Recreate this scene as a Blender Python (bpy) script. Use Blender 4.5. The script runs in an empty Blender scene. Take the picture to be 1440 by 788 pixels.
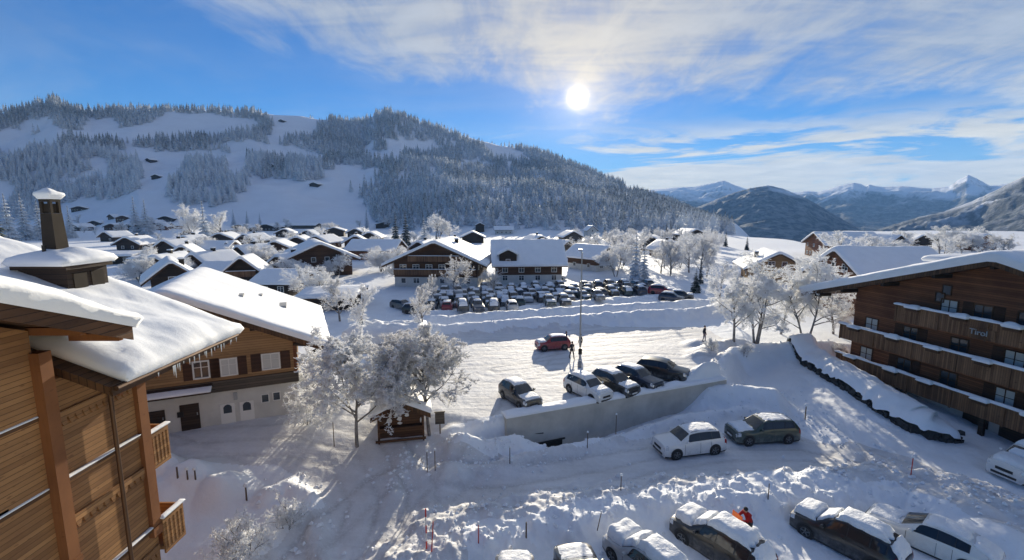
import bpy, bmesh, math, random
import numpy as np
from mathutils import Vector, Matrix
R = math.radians
scene = bpy.context.scene
col = scene.collection

# ------------------------------------------------------------------ camera, sky, sun, exposure
FPX, CAMH = 650.0, 14.0
PITCH = math.atan(94.0 / FPX)
CP, SP = math.cos(PITCH), math.sin(PITCH)
cam_d = bpy.data.cameras.new('camera')
cam = bpy.data.objects.new('camera', cam_d)
col.objects.link(cam)
cam.location = (0, 0, CAMH)
cam.rotation_euler = (R(90) - PITCH, 0, 0)
cam_d.sensor_width = 36.0
cam_d.lens = 36.0 * FPX / 1440.0
cam_d.clip_start = 0.2
cam_d.clip_end = 30000
scene.camera = cam


def ray(u, v):
    a = (u - 720) / FPX
    b = (394 - v) / FPX
    return np.array((a, CP + b * SP, b * CP - SP))


_sd = ray(812, 138)
SUN_DIR = _sd / np.linalg.norm(_sd)
SUN_EL = math.asin(SUN_DIR[2])
SUN_AZ = math.atan2(SUN_DIR[0], SUN_DIR[1])
sun_d = bpy.data.lights.new('sun', 'SUN')
sun_d.energy = 3.5
sun_d.angle = R(0.55)
sun_d.color = (1.0, 0.89, 0.70)
sun = bpy.data.objects.new('sun', sun_d)
col.objects.link(sun)
sun.rotation_euler = Vector(-SUN_DIR).to_track_quat('-Z', 'Y').to_euler()

scene.view_settings.view_transform = 'Standard'
scene.view_settings.look = 'None'
scene.view_settings.gamma = 1.0
scene.view_settings.use_curve_mapping = False
scene.view_settings.exposure = 1.52
scene.cycles.max_bounces = 14
scene.cycles.diffuse_bounces = 9
scene.cycles.transmission_bounces = 9

world = bpy.data.worlds.new('World')
scene.world = world
world.use_nodes = True
SKY_STRENGTH = 0.052
CLOUD_STRENGTH = 0.27


def build_sky():
    nt = world.node_tree
    N, L = nt.nodes, nt.links
    N.clear()

    def math_n(op, a, b=None, clamp=False):
        n = N.new('ShaderNodeMath')
        n.operation = op
        n.use_clamp = clamp
        for i, x in enumerate((a, b)):
            if x is None:
                continue
            if isinstance(x, (int, float)):
                n.inputs[i].default_value = x
            else:
                L.new(x, n.inputs[i])
        return n.outputs[0]

    def smooth(x, a, b):
        n = N.new('ShaderNodeMapRange')
        n.interpolation_type = 'SMOOTHSTEP'
        L.new(x, n.inputs[0])
        n.inputs[1].default_value = a
        n.inputs[2].default_value = b
        return n.outputs[0]

    def noise(vec, scale, detail, rough=0.55, dist=0.0):
        n = N.new('ShaderNodeTexNoise')
        L.new(vec, n.inputs['Vector'])
        n.inputs['Scale'].default_value = scale
        n.inputs['Detail'].default_value = detail
        n.inputs['Roughness'].default_value = rough
        n.inputs['Distortion'].default_value = dist
        return n.outputs[0]

    def comb(x, y, z=0.0):
        n = N.new('ShaderNodeCombineXYZ')
        for i, k in enumerate((x, y, z)):
            if isinstance(k, (int, float)):
                n.inputs[i].default_value = k
            else:
                L.new(k, n.inputs[i])
        return n.outputs[0]

    tc = N.new('ShaderNodeTexCoord')
    nrm = N.new('ShaderNodeVectorMath')
    nrm.operation = 'NORMALIZE'
    L.new(tc.outputs['Generated'], nrm.inputs[0])
    d = nrm.outputs[0]
    sep = N.new('ShaderNodeSeparateXYZ')
    L.new(d, sep.inputs[0])
    x, y, z = sep.outputs
    sky = N.new('ShaderNodeTexSky')
    sky.sky_type = 'NISHITA'
    sky.sun_disc = False
    sky.sun_elevation = SUN_EL
    sky.sun_rotation = SUN_AZ
    sky.altitude = 1050
    sky.air_density = 1.0
    sky.dust_density = 0.0
    sky.ozone_density = 2.2
    hsv = N.new('ShaderNodeHueSaturation')
    hsv.inputs['Saturation'].default_value = 1.30
    hsv.inputs['Value'].default_value = 0.95
    L.new(sky.outputs[0], hsv.inputs['Color'])
    deep = N.new('ShaderNodeMix')
    deep.data_type = 'RGBA'
    deep.blend_type = 'MULTIPLY'
    deep.inputs['Factor'].default_value = 1.0
    L.new(hsv.outputs[0], deep.inputs[6])
    deep.inputs[7].default_value = (0.27, 0.55, 0.84, 1)
    bg_sky = N.new('ShaderNodeBackground')
    L.new(deep.outputs[2], bg_sky.inputs[0])
    bg_sky.inputs[1].default_value = SKY_STRENGTH

    # thin high cloud sheet: a layer seen in perspective, its lower edge following the sky's own azimuth
    ysafe = math_n('MAXIMUM', y, 0.05)
    taz = math_n('DIVIDE', x, ysafe)
    tel = math_n('DIVIDE', z, math_n('POWER', math_n('ADD', math_n('MULTIPLY', x, x), math_n('MULTIPLY', y, y)), 0.5))
    zs = math_n('ADD', math_n('MAXIMUM', z, 0.0), 0.10)
    px = math_n('DIVIDE', x, zs)
    py = math_n('DIVIDE', y, zs)
    fc = N.new('ShaderNodeFloatCurve')
    L.new(math_n('MULTIPLY', math_n('ADD', taz, 1.3), 1 / 2.6), fc.inputs['Value'])
    pts = [(-1.3, .75), (-.82, .60), (-.66, .40), (-.50, .355), (-.30, .315), (-.08, .315), (.0, .30), (.07, .262), (.2, .24), (.34, .25),
           (.5, .262), (.72, .24), (.92, .20), (1.3, .19)]
    c = fc.mapping.curves[0]
    while len(c.points) < len(pts):
        c.points.new(0.5, 0.5)
    for p, (a, b) in zip(c.points, pts):
        p.location = ((a + 1.3) / 2.6, b)
        p.handle_type = 'AUTO_CLAMPED'
    fc.mapping.update()
    edge = fc.outputs[0]
    big = noise(comb(px, py), 0.8, 5, 0.6, 0.5)
    fine = noise(comb(math_n('MULTIPLY', px, 1.6), math_n('MULTIPLY', py, 0.8), 3.1), 2.3, 8, 0.66, 0.45)
    strk = noise(comb(math_n('MULTIPLY', math_n('ADD', px, math_n('MULTIPLY', py, 0.45)), 1.0), math_n('MULTIPLY', py, 4.0), 1.7), 1.0, 6, 0.6, 0.8)
    dd = math_n('SUBTRACT', tel, edge)
    dd = math_n('ADD', dd, math_n('MULTIPLY', math_n('SUBTRACT', big, 0.5), 0.24))
    dd = math_n('ADD', dd, math_n('MULTIPLY', math_n('SUBTRACT', fine, 0.5), 0.14))
    m1 = smooth(dd, -0.08, 0.045)
    tex = math_n('ADD', math_n('MULTIPLY', fine, 1.1), math_n('MULTIPLY', strk, 0.9))
    m1 = math_n('MULTIPLY', m1, math_n('ADD', 0.55, math_n('MULTIPLY', smooth(tex, 0.70, 1.15), 0.45)))
    m1 = math_n('MULTIPLY', m1, math_n('ADD', 0.42, math_n('MULTIPLY', smooth(tel, 1.2, 0.62), 0.58)))  # cloud overhead, out of view, thinned yet kept to fill the shadows
    m1 = math_n('MULTIPLY', m1, math_n('ADD', 0.35, math_n('MULTIPLY', smooth(y, -0.1, 0.25), 0.65)))
    m1 = math_n('MULTIPLY', m1, 0.93)
    # low streaks over the far range
    lowv = comb(math_n('MULTIPLY', taz, 2.2), math_n('MULTIPLY', tel, 22.0), 7.7)
    ln = noise(lowv, 1.0, 7, 0.58, 0.8)
    band = math_n('MULTIPLY', smooth(tel, 0.20, 0.115), smooth(taz, -0.35, 0.12))
    base = math_n('MULTIPLY', smooth(tel, 0.11, 0.03), 0.14)
    m2 = math_n('MULTIPLY', smooth(math_n('ADD', ln, base), 0.43, 0.55), band)
    m2 = math_n('MULTIPLY', m2, 0.95)
    veil = math_n('MULTIPLY', smooth(noise(comb(math_n('MULTIPLY', taz, 1.2), math_n('MULTIPLY', tel, 4.0), 2.0), 1.4, 6, 0.6, 0.6), 0.38, 0.75), 0.22)
    mm = math_n('MAXIMUM', math_n('MAXIMUM', m1, m2), veil)

    dot = N.new('ShaderNodeVectorMath')
    dot.operation = 'DOT_PRODUCT'
    L.new(d, dot.inputs[0])
    dot.inputs[1].default_value = tuple(SUN_DIR)
    dv = math_n('MAXIMUM', dot.outputs['Value'], 0.0)
    wide = math_n('POWER', dv, 30.0)
    # cloud colour: cream near the sun, greyer away
    mix = N.new('ShaderNodeMix')
    mix.data_type = 'RGBA'
    L.new(wide, mix.inputs['Factor'])
    mix.inputs[6].default_value = (0.60, 0.64, 0.69, 1)
    mix.inputs[7].default_value = (1.0, 0.90, 0.72, 1)
    low = N.new('ShaderNodeMix')
    low.data_type = 'RGBA'
    L.new(smooth(tel, 0.26, 0.10), low.inputs['Factor'])
    L.new(mix.outputs[2], low.inputs[6])
    low.inputs[7].default_value = (1.42, 1.26, 0.90, 1)
    shade = math_n('ADD', 0.38, math_n('MULTIPLY', tex, 0.62))
    bg_c = N.new('ShaderNodeBackground')
    L.new(low.outputs[2], bg_c.inputs[0])
    over = math_n('ADD', 1.0, math_n('MULTIPLY', smooth(tel, 0.75, 1.5), 1.3))  # unseen overhead cloud brightened to add fill light
    L.new(math_n('MULTIPLY', math_n('MULTIPLY', shade, over), CLOUD_STRENGTH), bg_c.inputs[1])
    ms = N.new('ShaderNodeMixShader')
    L.new(mm, ms.inputs[0])
    L.new(bg_sky.outputs[0], ms.inputs[1])
    L.new(bg_c.outputs[0], ms.inputs[2])
    # the sun itself behind thin cloud: disc and aureole
    g1 = math_n('MULTIPLY', math_n('POWER', dv, 8000.0), 1.2)
    g2 = math_n('MULTIPLY', math_n('POWER', dv, 600.0), 0.13)
    g3 = math_n('MULTIPLY', math_n('POWER', dv, 120.0), 0.06)
    g4 = math_n('MULTIPLY', math_n('POWER', dv, 22.0), 0.02)
    gl = math_n('ADD', math_n('ADD', g1, g2), math_n('ADD', g3, g4))
    bg_g = N.new('ShaderNodeBackground')
    bg_g.inputs[0].default_value = (1.0, 0.79, 0.48, 1)
    L.new(gl, bg_g.inputs[1])
    add = N.new('ShaderNodeAddShader')
    L.new(ms.outputs[0], add.inputs[0])
    L.new(bg_g.outputs[0], add.inputs[1])
    out = N.new('ShaderNodeOutputWorld')
    L.new(add.outputs[0], out.inputs['Surface'])


build_sky()

# ------------------------------------------------------------------ helpers
rng = random.Random(11)


def tag(o, label=None, cat=None, group=None, kind=None):
    if label:
        o['label'] = label
    if cat:
        o['category'] = cat
    if group:
        o['group'] = group
    if kind:
        o['kind'] = kind
    return o


def empty(name, loc, rz=0.0, label=None, cat=None, group=None):
    o = bpy.data.objects.new(name, None)
    col.objects.link(o)
    o.location = loc
    o.rotation_euler = (0, 0, rz)
    o.empty_display_size = 0.3
    return tag(o, label, cat, group)


def copy_tree(o, parent=None):
    c = o.copy()
    col.objects.link(c)
    c.parent = parent
    for ch in list(o.children):
        copy_tree(ch, c)
    return c


class MB:
    """collects boxes, tubes, sheets and turns them into one mesh object"""

    def __init__(self):
        self.v, self.f, self.m = [], [], []

    def add(self, verts, faces, mi=0, M=None):
        b = len(self.v)
        if M is not None:
            verts = [tuple(M @ Vector(p)) for p in verts]
        self.v.extend(tuple(p) for p in verts)
        for f in faces:
            self.f.append(tuple(i + b for i in f))
            self.m.append(mi)
        return self

    def box(self, lo, hi, mi=0, M=None):
        x0, y0, z0 = lo
        x1, y1, z1 = hi
        vs = [(x0, y0, z0), (x1, y0, z0), (x1, y1, z0), (x0, y1, z0), (x0, y0, z1), (x1, y0, z1), (x1, y1, z1), (x0, y1, z1)]
        return self.add(vs, [(0, 3, 2, 1), (4, 5, 6, 7), (0, 1, 5, 4), (1, 2, 6, 5), (2, 3, 7, 6), (3, 0, 4, 7)], mi, M)

    def bar(self, p0, p1, w, h, mi=0):
        """beam of w x h section between two points"""
        p0, p1 = Vector(p0), Vector(p1)
        d = (p1 - p0)
        q = d.normalized()
        up = Vector((0, 0, 1)) if abs(q.z) < 0.95 else Vector((0, 1, 0))
        s = q.cross(up).normalized()
        t = s.cross(q).normalized()
        vs = []
        for P in (p0, p1):
            for a, b in ((-1, -1), (1, -1), (1, 1), (-1, 1)):
                vs.append(P + s * (a * w / 2) + t * (b * h / 2))
        return self.add(vs, [(0, 1, 2, 3), (7, 6, 5, 4), (0, 4, 5, 1), (1, 5, 6, 2), (2, 6, 7, 3), (3, 7, 4, 0)], mi)

    def tube(self, p0, p1, r0, r1=None, n=8, mi=0, cap=True):
        r1 = r0 if r1 is None else r1
        p0, p1 = Vector(p0), Vector(p1)
        q = (p1 - p0).normalized()
        up = Vector((0, 0, 1)) if abs(q.z) < 0.95 else Vector((0, 1, 0))
        s = q.cross(up).normalized()
        t = s.cross(q).normalized()
        vs = []
        for P, r in ((p0, r0), (p1, r1)):
            for i in range(n):
                a = 2 * math.pi * i / n
                vs.append(P + s * (math.cos(a) * r) + t * (math.sin(a) * r))
        fs = [(i, (i + 1) % n, n + (i + 1) % n, n + i) for i in range(n)]
        if cap:
            fs += [tuple(range(n - 1, -1, -1)), tuple(range(n, 2 * n))]
        return self.add(vs, fs, mi)

    def lathe(self, prof, axis='z', c=(0, 0, 0), n=16, mi=0, M=None):
        """prof = [(r, h)...] turned round the axis"""
        vs = []
        for r, h in prof:
            for i in range(n):
                a = 2 * math.pi * i / n
                p = (r * math.cos(a), r * math.sin(a), h)
                if axis == 'x':
                    p = (h, p[0], p[1])
                vs.append((p[0] + c[0], p[1] + c[1], p[2] + c[2]))
        fs = []
        for k in range(len(prof) - 1):
            for i in range(n):
                j = (i + 1) % n
                fs.append((k * n + i, k * n + j, (k + 1) * n + j, (k + 1) * n + i))
        return self.add(vs, fs, mi, M)

    def prism(self, poly, y0, y1, mi=0):
        """polygon in x,z pushed along y"""
        n = len(poly)
        vs = [(x, y0, z) for x, z in poly] + [(x, y1, z) for x, z in poly]
        fs = [tuple(range(n)), tuple(range(2 * n - 1, n - 1, -1))]
        fs += [(i, n + i, n + (i + 1) % n, (i + 1) % n) for i in range(n)]
        return self.add(vs, fs, mi)

    def build(self, name, mats, parent=None, loc=None, smooth=False, sharp=None):
        me = bpy.data.meshes.new(name)
        me.from_pydata(self.v, [], self.f)
        if not isinstance(mats, (list, tuple)):
            mats = [mats]
        for m in mats:
            me.materials.append(m)
        if len(mats) > 1:
            me.polygons.foreach_set('material_index', self.m)
        bm = bmesh.new()
        bm.from_mesh(me)
        bmesh.ops.recalc_face_normals(bm, faces=bm.faces)
        bm.to_mesh(me)
        bm.free()
        if smooth:
            me.polygons.foreach_set('use_smooth', [True] * len(me.polygons))
            if sharp:
                try:
                    me.set_sharp_from_angle(angle=R(sharp))
                except Exception:
                    pass
        me.update()
        o = bpy.data.objects.new(name, me)
        col.objects.link(o)
        if parent is not None:
            o.parent = parent
        if loc is not None:
            o.location = loc
        return o


def fast_mesh(name, verts, faces, mats, smooth=True, parent=None):
    """numpy verts (n,3) and faces (m,k) all of the same corner count"""
    me = bpy.data.meshes.new(name)
    n, (m, k) = len(verts), faces.shape
    me.vertices.add(n)
    me.vertices.foreach_set('co', np.asarray(verts, np.float32).ravel())
    me.loops.add(m * k)
    me.loops.foreach_set('vertex_index', faces.astype(np.int32).ravel())
    me.polygons.add(m)
    me.polygons.foreach_set('loop_start', np.arange(0, m * k, k, dtype=np.int32))
    me.polygons.foreach_set('use_smooth', np.full(m, smooth))
    for q in (mats if isinstance(mats, (list, tuple)) else [mats]):
        me.materials.append(q)
    me.update(calc_edges=True)
    o = bpy.data.objects.new(name, me)
    col.objects.link(o)
    if parent is not None:
        o.parent = parent
    return o


# value noise for terrain
def _hash(ix, iy, s):
    h = (ix * 374761393 + iy * 668265263 + s * 144665) & 0x7fffffff
    h = ((h ^ (h >> 13)) * 1274126177) & 0x7fffffff
    return ((h ^ (h >> 16)) & 0xffff) / 65535.0


def vnoise(x, y, s=0):
    x = np.asarray(x, float)
    y = np.asarray(y, float)
    ix = np.floor(x).astype(np.int64)
    iy = np.floor(y).astype(np.int64)
    fx, fy = x - ix, y - iy
    fx = fx * fx * (3 - 2 * fx)
    fy = fy * fy * (3 - 2 * fy)
    a = _hash(ix, iy, s)
    b = _hash(ix + 1, iy, s)
    c = _hash(ix, iy + 1, s)
    d = _hash(ix + 1, iy + 1, s)
    return (a * (1 - fx) + b * fx) * (1 - fy) + (c * (1 - fx) + d * fx) * fy


def fbm(x, y, oct=4, s=0, gain=0.5):
    t, a, tot = 0.0, 1.0, 0.0
    for k in range(oct):
        t = t + a * vnoise(x * 2 ** k, y * 2 ** k, s + k * 17)
        tot += a
        a *= gain
    return t / tot - 0.5


def sstep(x, a, b):
    t = np.clip((x - a) / (b - a), 0, 1)
    return t * t * (3 - 2 * t)


def flat(u, v, z=0.0):
    d = ray(u, v)
    t = (z - CAMH) / d[2]
    return (d[0] * t, d[1] * t)


# ------------------------------------------------------------------ materials
def mat(name, base=(0.5, 0.5, 0.5), rough=0.6, metal=0.0, spec=0.5):
    m = bpy.data.materials.new(name)
    m.use_nodes = True
    b = m.node_tree.nodes['Principled BSDF']
    b.inputs['Base Color'].default_value = (*base, 1)
    b.inputs['Roughness'].default_value = rough
    b.inputs['Metallic'].default_value = metal
    b.inputs['Specular IOR Level'].default_value = spec
    return m


class NT:
    def __init__(self, m):
        self.nt = m.node_tree
        self.b = self.nt.nodes['Principled BSDF']
        self.tc = self.nt.nodes.new('ShaderNodeTexCoord')

    def new(self, t):
        return self.nt.nodes.new(t)

    def link(self, a, b):
        self.nt.links.new(a, b)

    def mapping(self, scale, coord='Object', rot=(0, 0, 0)):
        n = self.new('ShaderNodeMapping')
        n.inputs['Scale'].default_value = scale
        n.inputs['Rotation'].default_value = rot
        self.link(self.tc.outputs[coord], n.inputs[0])
        return n.outputs[0]

    def noise(self, vec, scale, detail=4, rough=0.55, dist=0):
        n = self.new('ShaderNodeTexNoise')
        self.link(vec, n.inputs['Vector'])
        n.inputs['Scale'].default_value = scale
        n.inputs['Detail'].default_value = detail
        n.inputs['Roughness'].default_value = rough
        n.inputs['Distortion'].default_value = dist
        return n.outputs[0]

    def ramp(self, x, stops):
        n = self.new('ShaderNodeValToRGB')
        e = n.color_ramp.elements
        while len(e) < len(stops):
            e.new(0.5)
        for k, (p, c) in zip(e, stops):
            k.position = p
            k.color = (*c, 1) if len(c) == 3 else c
        self.link(x, n.inputs[0])
        return n.outputs[0]

    def mixc(self, f, a, b, mode='MIX'):
        n = self.new('ShaderNodeMix')
        n.data_type = 'RGBA'
        n.blend_type = mode
        if isinstance(f, (int, float)):
            n.inputs['Factor'].default_value = f
        else:
            self.link(f, n.inputs['Factor'])
        for i, k in ((6, a), (7, b)):
            if isinstance(k, tuple):
                n.inputs[i].default_value = (*k, 1)
            else:
                self.link(k, n.inputs[i])
        return n.outputs[2]

    def math(self, op, a, b=None, clamp=False):
        n = self.new('ShaderNodeMath')
        n.operation = op
        n.use_clamp = clamp
        for i, k in enumerate((a, b)):
            if k is None:
                continue
            if isinstance(k, (int, float)):
                n.inputs[i].default_value = k
            else:
                self.link(k, n.inputs[i])
        return n.outputs[0]

    def smooth(self, x, a, b):
        n = self.new('ShaderNodeMapRange')
        n.interpolation_type = 'SMOOTHSTEP'
        self.link(x, n.inputs[0])
        n.inputs[1].default_value = a
        n.inputs[2].default_value = b
        return n.outputs[0]

    def bump(self, h, strength=0.3, dist=0.05, prev=None):
        n = self.new('ShaderNodeBump')
        n.inputs['Strength'].default_value = strength
        n.inputs['Distance'].default_value = dist
        self.link(h, n.inputs['Height'])
        if prev is not None:
            self.link(prev, n.inputs['Normal'])
        self.link(n.outputs[0], self.b.inputs['Normal'])
        return n.outputs[0]

    def color(self, c):
        self.link(c, self.b.inputs['Base Color'])


def snow_mat(name, tint=(0.86, 0.88, 0.90), bump=0.35, scale=1.0):
    m = mat(name, tint, 0.65, 0, 0.25)
    t = NT(m)
    v = t.mapping((1, 1, 1))
    n1 = t.noise(v, 0.9 * scale, 5, 0.6)
    n2 = t.noise(v, 9 * scale, 4, 0.6)
    t.color(t.ramp(n1, [(0.3, tuple(k * 0.93 for k in tint)), (0.7, tint)]))
    b = t.bump(n1, bump, 0.25)
    t.bump(n2, bump * 0.8, 0.03, b)
    return m


def wood_mat(name, dark, light, plank=0.16, axis='z', rough=0.7, bump=0.3):
    """boards with a groove every `plank` metres; each board has its own tone"""
    m = mat(name, light, rough, 0, 0.3)
    t = NT(m)
    sep = t.new('ShaderNodeSeparateXYZ')
    t.link(t.tc.outputs['Object'], sep.inputs[0])
    k = {'x': 0, 'y': 1, 'z': 2}[axis]
    q = t.math('DIVIDE', sep.outputs[k], plank)
    idx = t.math('FLOOR', q)
    fr = t.math('FRACT', q)
    wn = t.new('ShaderNodeTexWhiteNoise')
    wn.noise_dimensions = '1D'
    t.link(idx, wn.inputs['W'])
    sc = {'x': (7, 0.7, 0.7), 'y': (0.7, 7, 0.7), 'z': (0.7, 0.7, 7)}[axis]
    g = t.noise(t.mapping(sc), 2.2, 6, 0.65)
    g2 = t.noise(t.mapping((1, 1, 1)), 0.45, 3, 0.5)
    f = t.math('ADD', t.math('MULTIPLY', wn.outputs['Value'], 0.4), t.math('MULTIPLY', g, 0.5))
    f = t.math('ADD', f, t.math('MULTIPLY', t.math('SUBTRACT', g2, 0.5), 0.9))
    kn = t.noise(t.mapping((3, 3, 9)), 1.3, 2, 0.4)
    f = t.math('SUBTRACT', f, t.math('MULTIPLY', t.smooth(kn, 0.66, 0.74), 0.35))
    c = t.ramp(f, [(0.15, dark), (0.8, light)])
    groove = t.math('LESS_THAN', t.math('ABSOLUTE', t.math('SUBTRACT', fr, 0.5)), 0.44)
    c = t.mixc(groove, tuple(x * 0.62 for x in dark), c)
    t.color(c)
    t.bump(t.math('ADD', groove, t.math('MULTIPLY', g, 0.25)), bump, 0.02)
    return m


def plaster_mat(name, base, var=0.12):
    m = mat(name, base, 0.85, 0, 0.2)
    t = NT(m)
    v = t.mapping((1, 1, 1))
    n1 = t.noise(v, 0.7, 6, 0.65)
    n2 = t.noise(v, 30, 3)
    t.color(t.ramp(n1, [(0.25, tuple(k * (1 - var * 2) for k in base)), (0.7, base)]))
    t.bump(n2, 0.25, 0.01)
    return m


def paint_mat(name, base, rough=0.28, dirt=0.5):
    m = mat(name, base, rough, 0.0, 0.5)
    m.node_tree.nodes['Principled BSDF'].inputs['Coat Weight'].default_value = 0.6
    t = NT(m)
    v = t.mapping((1, 1, 1))
    n = t.noise(v, 3.0, 6, 0.7)
    sep = t.new('ShaderNodeSeparateXYZ')
    t.link(t.tc.outputs['Object'], sep.inputs[0])
    low = t.smooth(sep.outputs[2], 0.95, 0.25)
    f = t.math('MULTIPLY', t.math('MULTIPLY', low, t.smooth(n, 0.35, 0.65)), dirt)
    t.color(t.mixc(f, base, (0.42, 0.40, 0.37)))
    rr = t.math('ADD', rough, t.math('MULTIPLY', f, 0.5))
    t.link(rr, t.b.inputs['Roughness'])
    return m


M = {}
M['snow'] = snow_mat('snow')
M['roof_snow'] = snow_mat('roof_snow', (0.87, 0.885, 0.90), 0.16, 1.0)
M['car_snow'] = snow_mat('car_snow', (0.86, 0.88, 0.90), 0.5, 4)
M['wood_orange'] = wood_mat('orange_wood', (0.20, 0.098, 0.040), (0.42, 0.225, 0.092), 0.13)
M['wood_orange_trim'] = wood_mat('orange_wood_trim', (0.17, 0.066, 0.024), (0.32, 0.135, 0.048), 3.0, 'x', bump=0.15)
M['wood_red'] = wood_mat('reddish_wood', (0.105, 0.038, 0.017), (0.28, 0.115, 0.050), 0.16)
M['wood_brown'] = wood_mat('brown_wood', (0.050, 0.024, 0.012), (0.135, 0.066, 0.030), 0.17)
M['wood_tan'] = wood_mat('tan_wood', (0.25, 0.145, 0.065), (0.44, 0.26, 0.12), 0.17)
M['wood_dark'] = wood_mat('dark_wood', (0.020, 0.013, 0.009), (0.065, 0.040, 0.025), 0.17)
M['wood_grey'] = wood_mat('weathered_wood', (0.055, 0.045, 0.035), (0.14, 0.11, 0.085), 0.17)
M['wood_balcony'] = wood_mat('balcony_wood', (0.095, 0.045, 0.021), (0.30, 0.160, 0.078), 0.14, 'x')
M['soffit'] = wood_mat('soffit_wood', (0.05, 0.025, 0.012), (0.15, 0.075, 0.032), 0.2, 'x')
M['shutter'] = wood_mat('shutter_wood', (0.045, 0.02, 0.011), (0.10, 0.045, 0.022), 0.07)
M['plaster'] = plaster_mat('white_plaster', (0.62, 0.61, 0.57))
M['plaster_grey'] = plaster_mat('grey_plaster', (0.40, 0.41, 0.41))
M['concrete'] = plaster_mat('concrete', (0.58, 0.555, 0.50), 0.16)
M['chimney'] = plaster_mat('chimney_render', (0.055, 0.043, 0.032), 0.28)
M['dark_metal'] = mat('dark_metal', (0.03, 0.028, 0.026), 0.45, 0.6)
M['copper'] = mat('copper_pipe', (0.10, 0.055, 0.03), 0.5, 0.6)
M['grey_metal'] = mat('grey_metal', (0.30, 0.31, 0.32), 0.45, 0.7)
M['glass'] = mat('window_glass', (0.035, 0.045, 0.055), 0.08, 0, 0.8)
M['curtain'] = mat('curtain', (0.55, 0.55, 0.52), 0.8)
M['car_glass'] = mat('car_glass', (0.018, 0.022, 0.026), 0.07, 0, 0.7)
M['tyre'] = mat('tyre', (0.02, 0.02, 0.021), 0.85)
M['rim'] = mat('rim', (0.34, 0.35, 0.36), 0.35, 0.8)
M['trim'] = mat('black_trim', (0.022, 0.022, 0.023), 0.6)
M['lamp_glass'] = mat('lamp_glass', (0.70, 0.72, 0.74), 0.12, 0.3, 0.9)
M['tail_red'] = mat('tail_lamp', (0.32, 0.012, 0.012), 0.2)
M['plate'] = mat('number_plate', (0.7, 0.7, 0.68), 0.5)
M['white_trim'] = mat('white_paint', (0.72, 0.71, 0.67), 0.6)
M['red_paint'] = mat('red_paint', (0.50, 0.03, 0.02), 0.5)
M['stake'] = mat('stake_wood', (0.13, 0.09, 0.06), 0.8)
M['black'] = mat('near_black', (0.008, 0.008, 0.008), 0.9)
M['ice'] = mat('ice', (0.82, 0.87, 0.9), 0.15)
PAINT = {k: paint_mat('paint_' + k, c, 0.3, dz) for k, c, dz in (
    ('white', (0.72, 0.72, 0.70), 0.55), ('black', (0.014, 0.014, 0.016), 0.35), ('navy', (0.02, 0.03, 0.055), 0.35), ('green', (0.022, 0.045, 0.034), 0.4),
    ('red', (0.30, 0.016, 0.02), 0.35), ('grey', (0.10, 0.105, 0.11), 0.4), ('silver', (0.40, 0.41, 0.42), 0.4), ('brown', (0.065, 0.045, 0.035), 0.4),
    ('blue', (0.03, 0.07, 0.19), 0.3))}


def fir_mat(name, frost, green=(0.022, 0.040, 0.028)):
    """dark needles, white where snow lies on up-facing boughs and where hoar frost has settled"""
    m = mat(name, green, 0.9, 0, 0.15)
    t = NT(m)
    geo = t.new('ShaderNodeNewGeometry')
    sep = t.new('ShaderNodeSeparateXYZ')
    t.link(geo.outputs['True Normal'], sep.inputs[0])
    up = t.math('ABSOLUTE', sep.outputs[2])
    n = t.noise(t.mapping((1, 1, 1)), 1.1, 5, 0.7)
    n2 = t.noise(t.mapping((1, 1, 1)), 0.012, 3, 0.5)
    f = t.math('ADD', t.math('MULTIPLY', up, 0.55), t.math('MULTIPLY', n, 0.9))
    f = t.math('ADD', f, t.math('MULTIPLY', t.math('SUBTRACT', n2, 0.5), 0.45))
    f = t.smooth(f, 1.0 - frost, 1.40 - frost)
    c = t.mixc(f, green, (0.74, 0.77, 0.80))
    t.color(c)
    tr = t.new('ShaderNodeBsdfTranslucent')
    t.link(c, tr.inputs[0])
    ms = t.new('ShaderNodeMixShader')
    t.link(t.math('MULTIPLY', f, 0.45), ms.inputs[0])
    t.link(t.b.outputs[0], ms.inputs[1])
    t.link(tr.outputs[0], ms.inputs[2])
    out = [q for q in t.nt.nodes if q.type == 'OUTPUT_MATERIAL'][0]
    t.link(ms.outputs[0], out.inputs['Surface'])
    return m


M['fir_hill'] = fir_mat('hill_fir_needles', 0.62, (0.026, 0.040, 0.040))
M['fir_frost'] = fir_mat('frosted_fir_needles', 0.80)
M['fir_dark'] = fir_mat('dark_fir_needles', 0.26, (0.016, 0.028, 0.020))
M['fir_near'] = fir_mat('village_fir_needles', 0.60, (0.026, 0.042, 0.032))


def frost_mat(name, c0, c1, trans=0.0):
    m = mat(name, c1, 0.75, 0, 0.3)
    t = NT(m)
    n = t.noise(t.mapping((1, 1, 1)), 2.2, 4, 0.7)
    c = t.ramp(n, [(0.3, c0), (0.62, c1)])
    t.color(c)
    if trans > 0:      # rime lets light through
        tr = t.new('ShaderNodeBsdfTranslucent')
        t.link(c, tr.inputs[0])
        ms = t.new('ShaderNodeMixShader')
        ms.inputs[0].default_value = trans
        t.link(t.b.outputs[0], ms.inputs[1])
        t.link(tr.outputs[0], ms.inputs[2])
        out = [q for q in t.nt.nodes if q.type == 'OUTPUT_MATERIAL'][0]
        t.link(ms.outputs[0], out.inputs['Surface'])
    return m


M['frost'] = frost_mat('hoar_frost_twigs', (0.86, 0.86, 0.86), (0.95, 0.955, 0.96), 0.60)
M['frost_dim'] = frost_mat('thin_frost_twigs', (0.76, 0.755, 0.75), (0.93, 0.93, 0.93), 0.6)
M['bark'] = frost_mat('frosty_bark', (0.07, 0.058, 0.05), (0.30, 0.28, 0.265))
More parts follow.
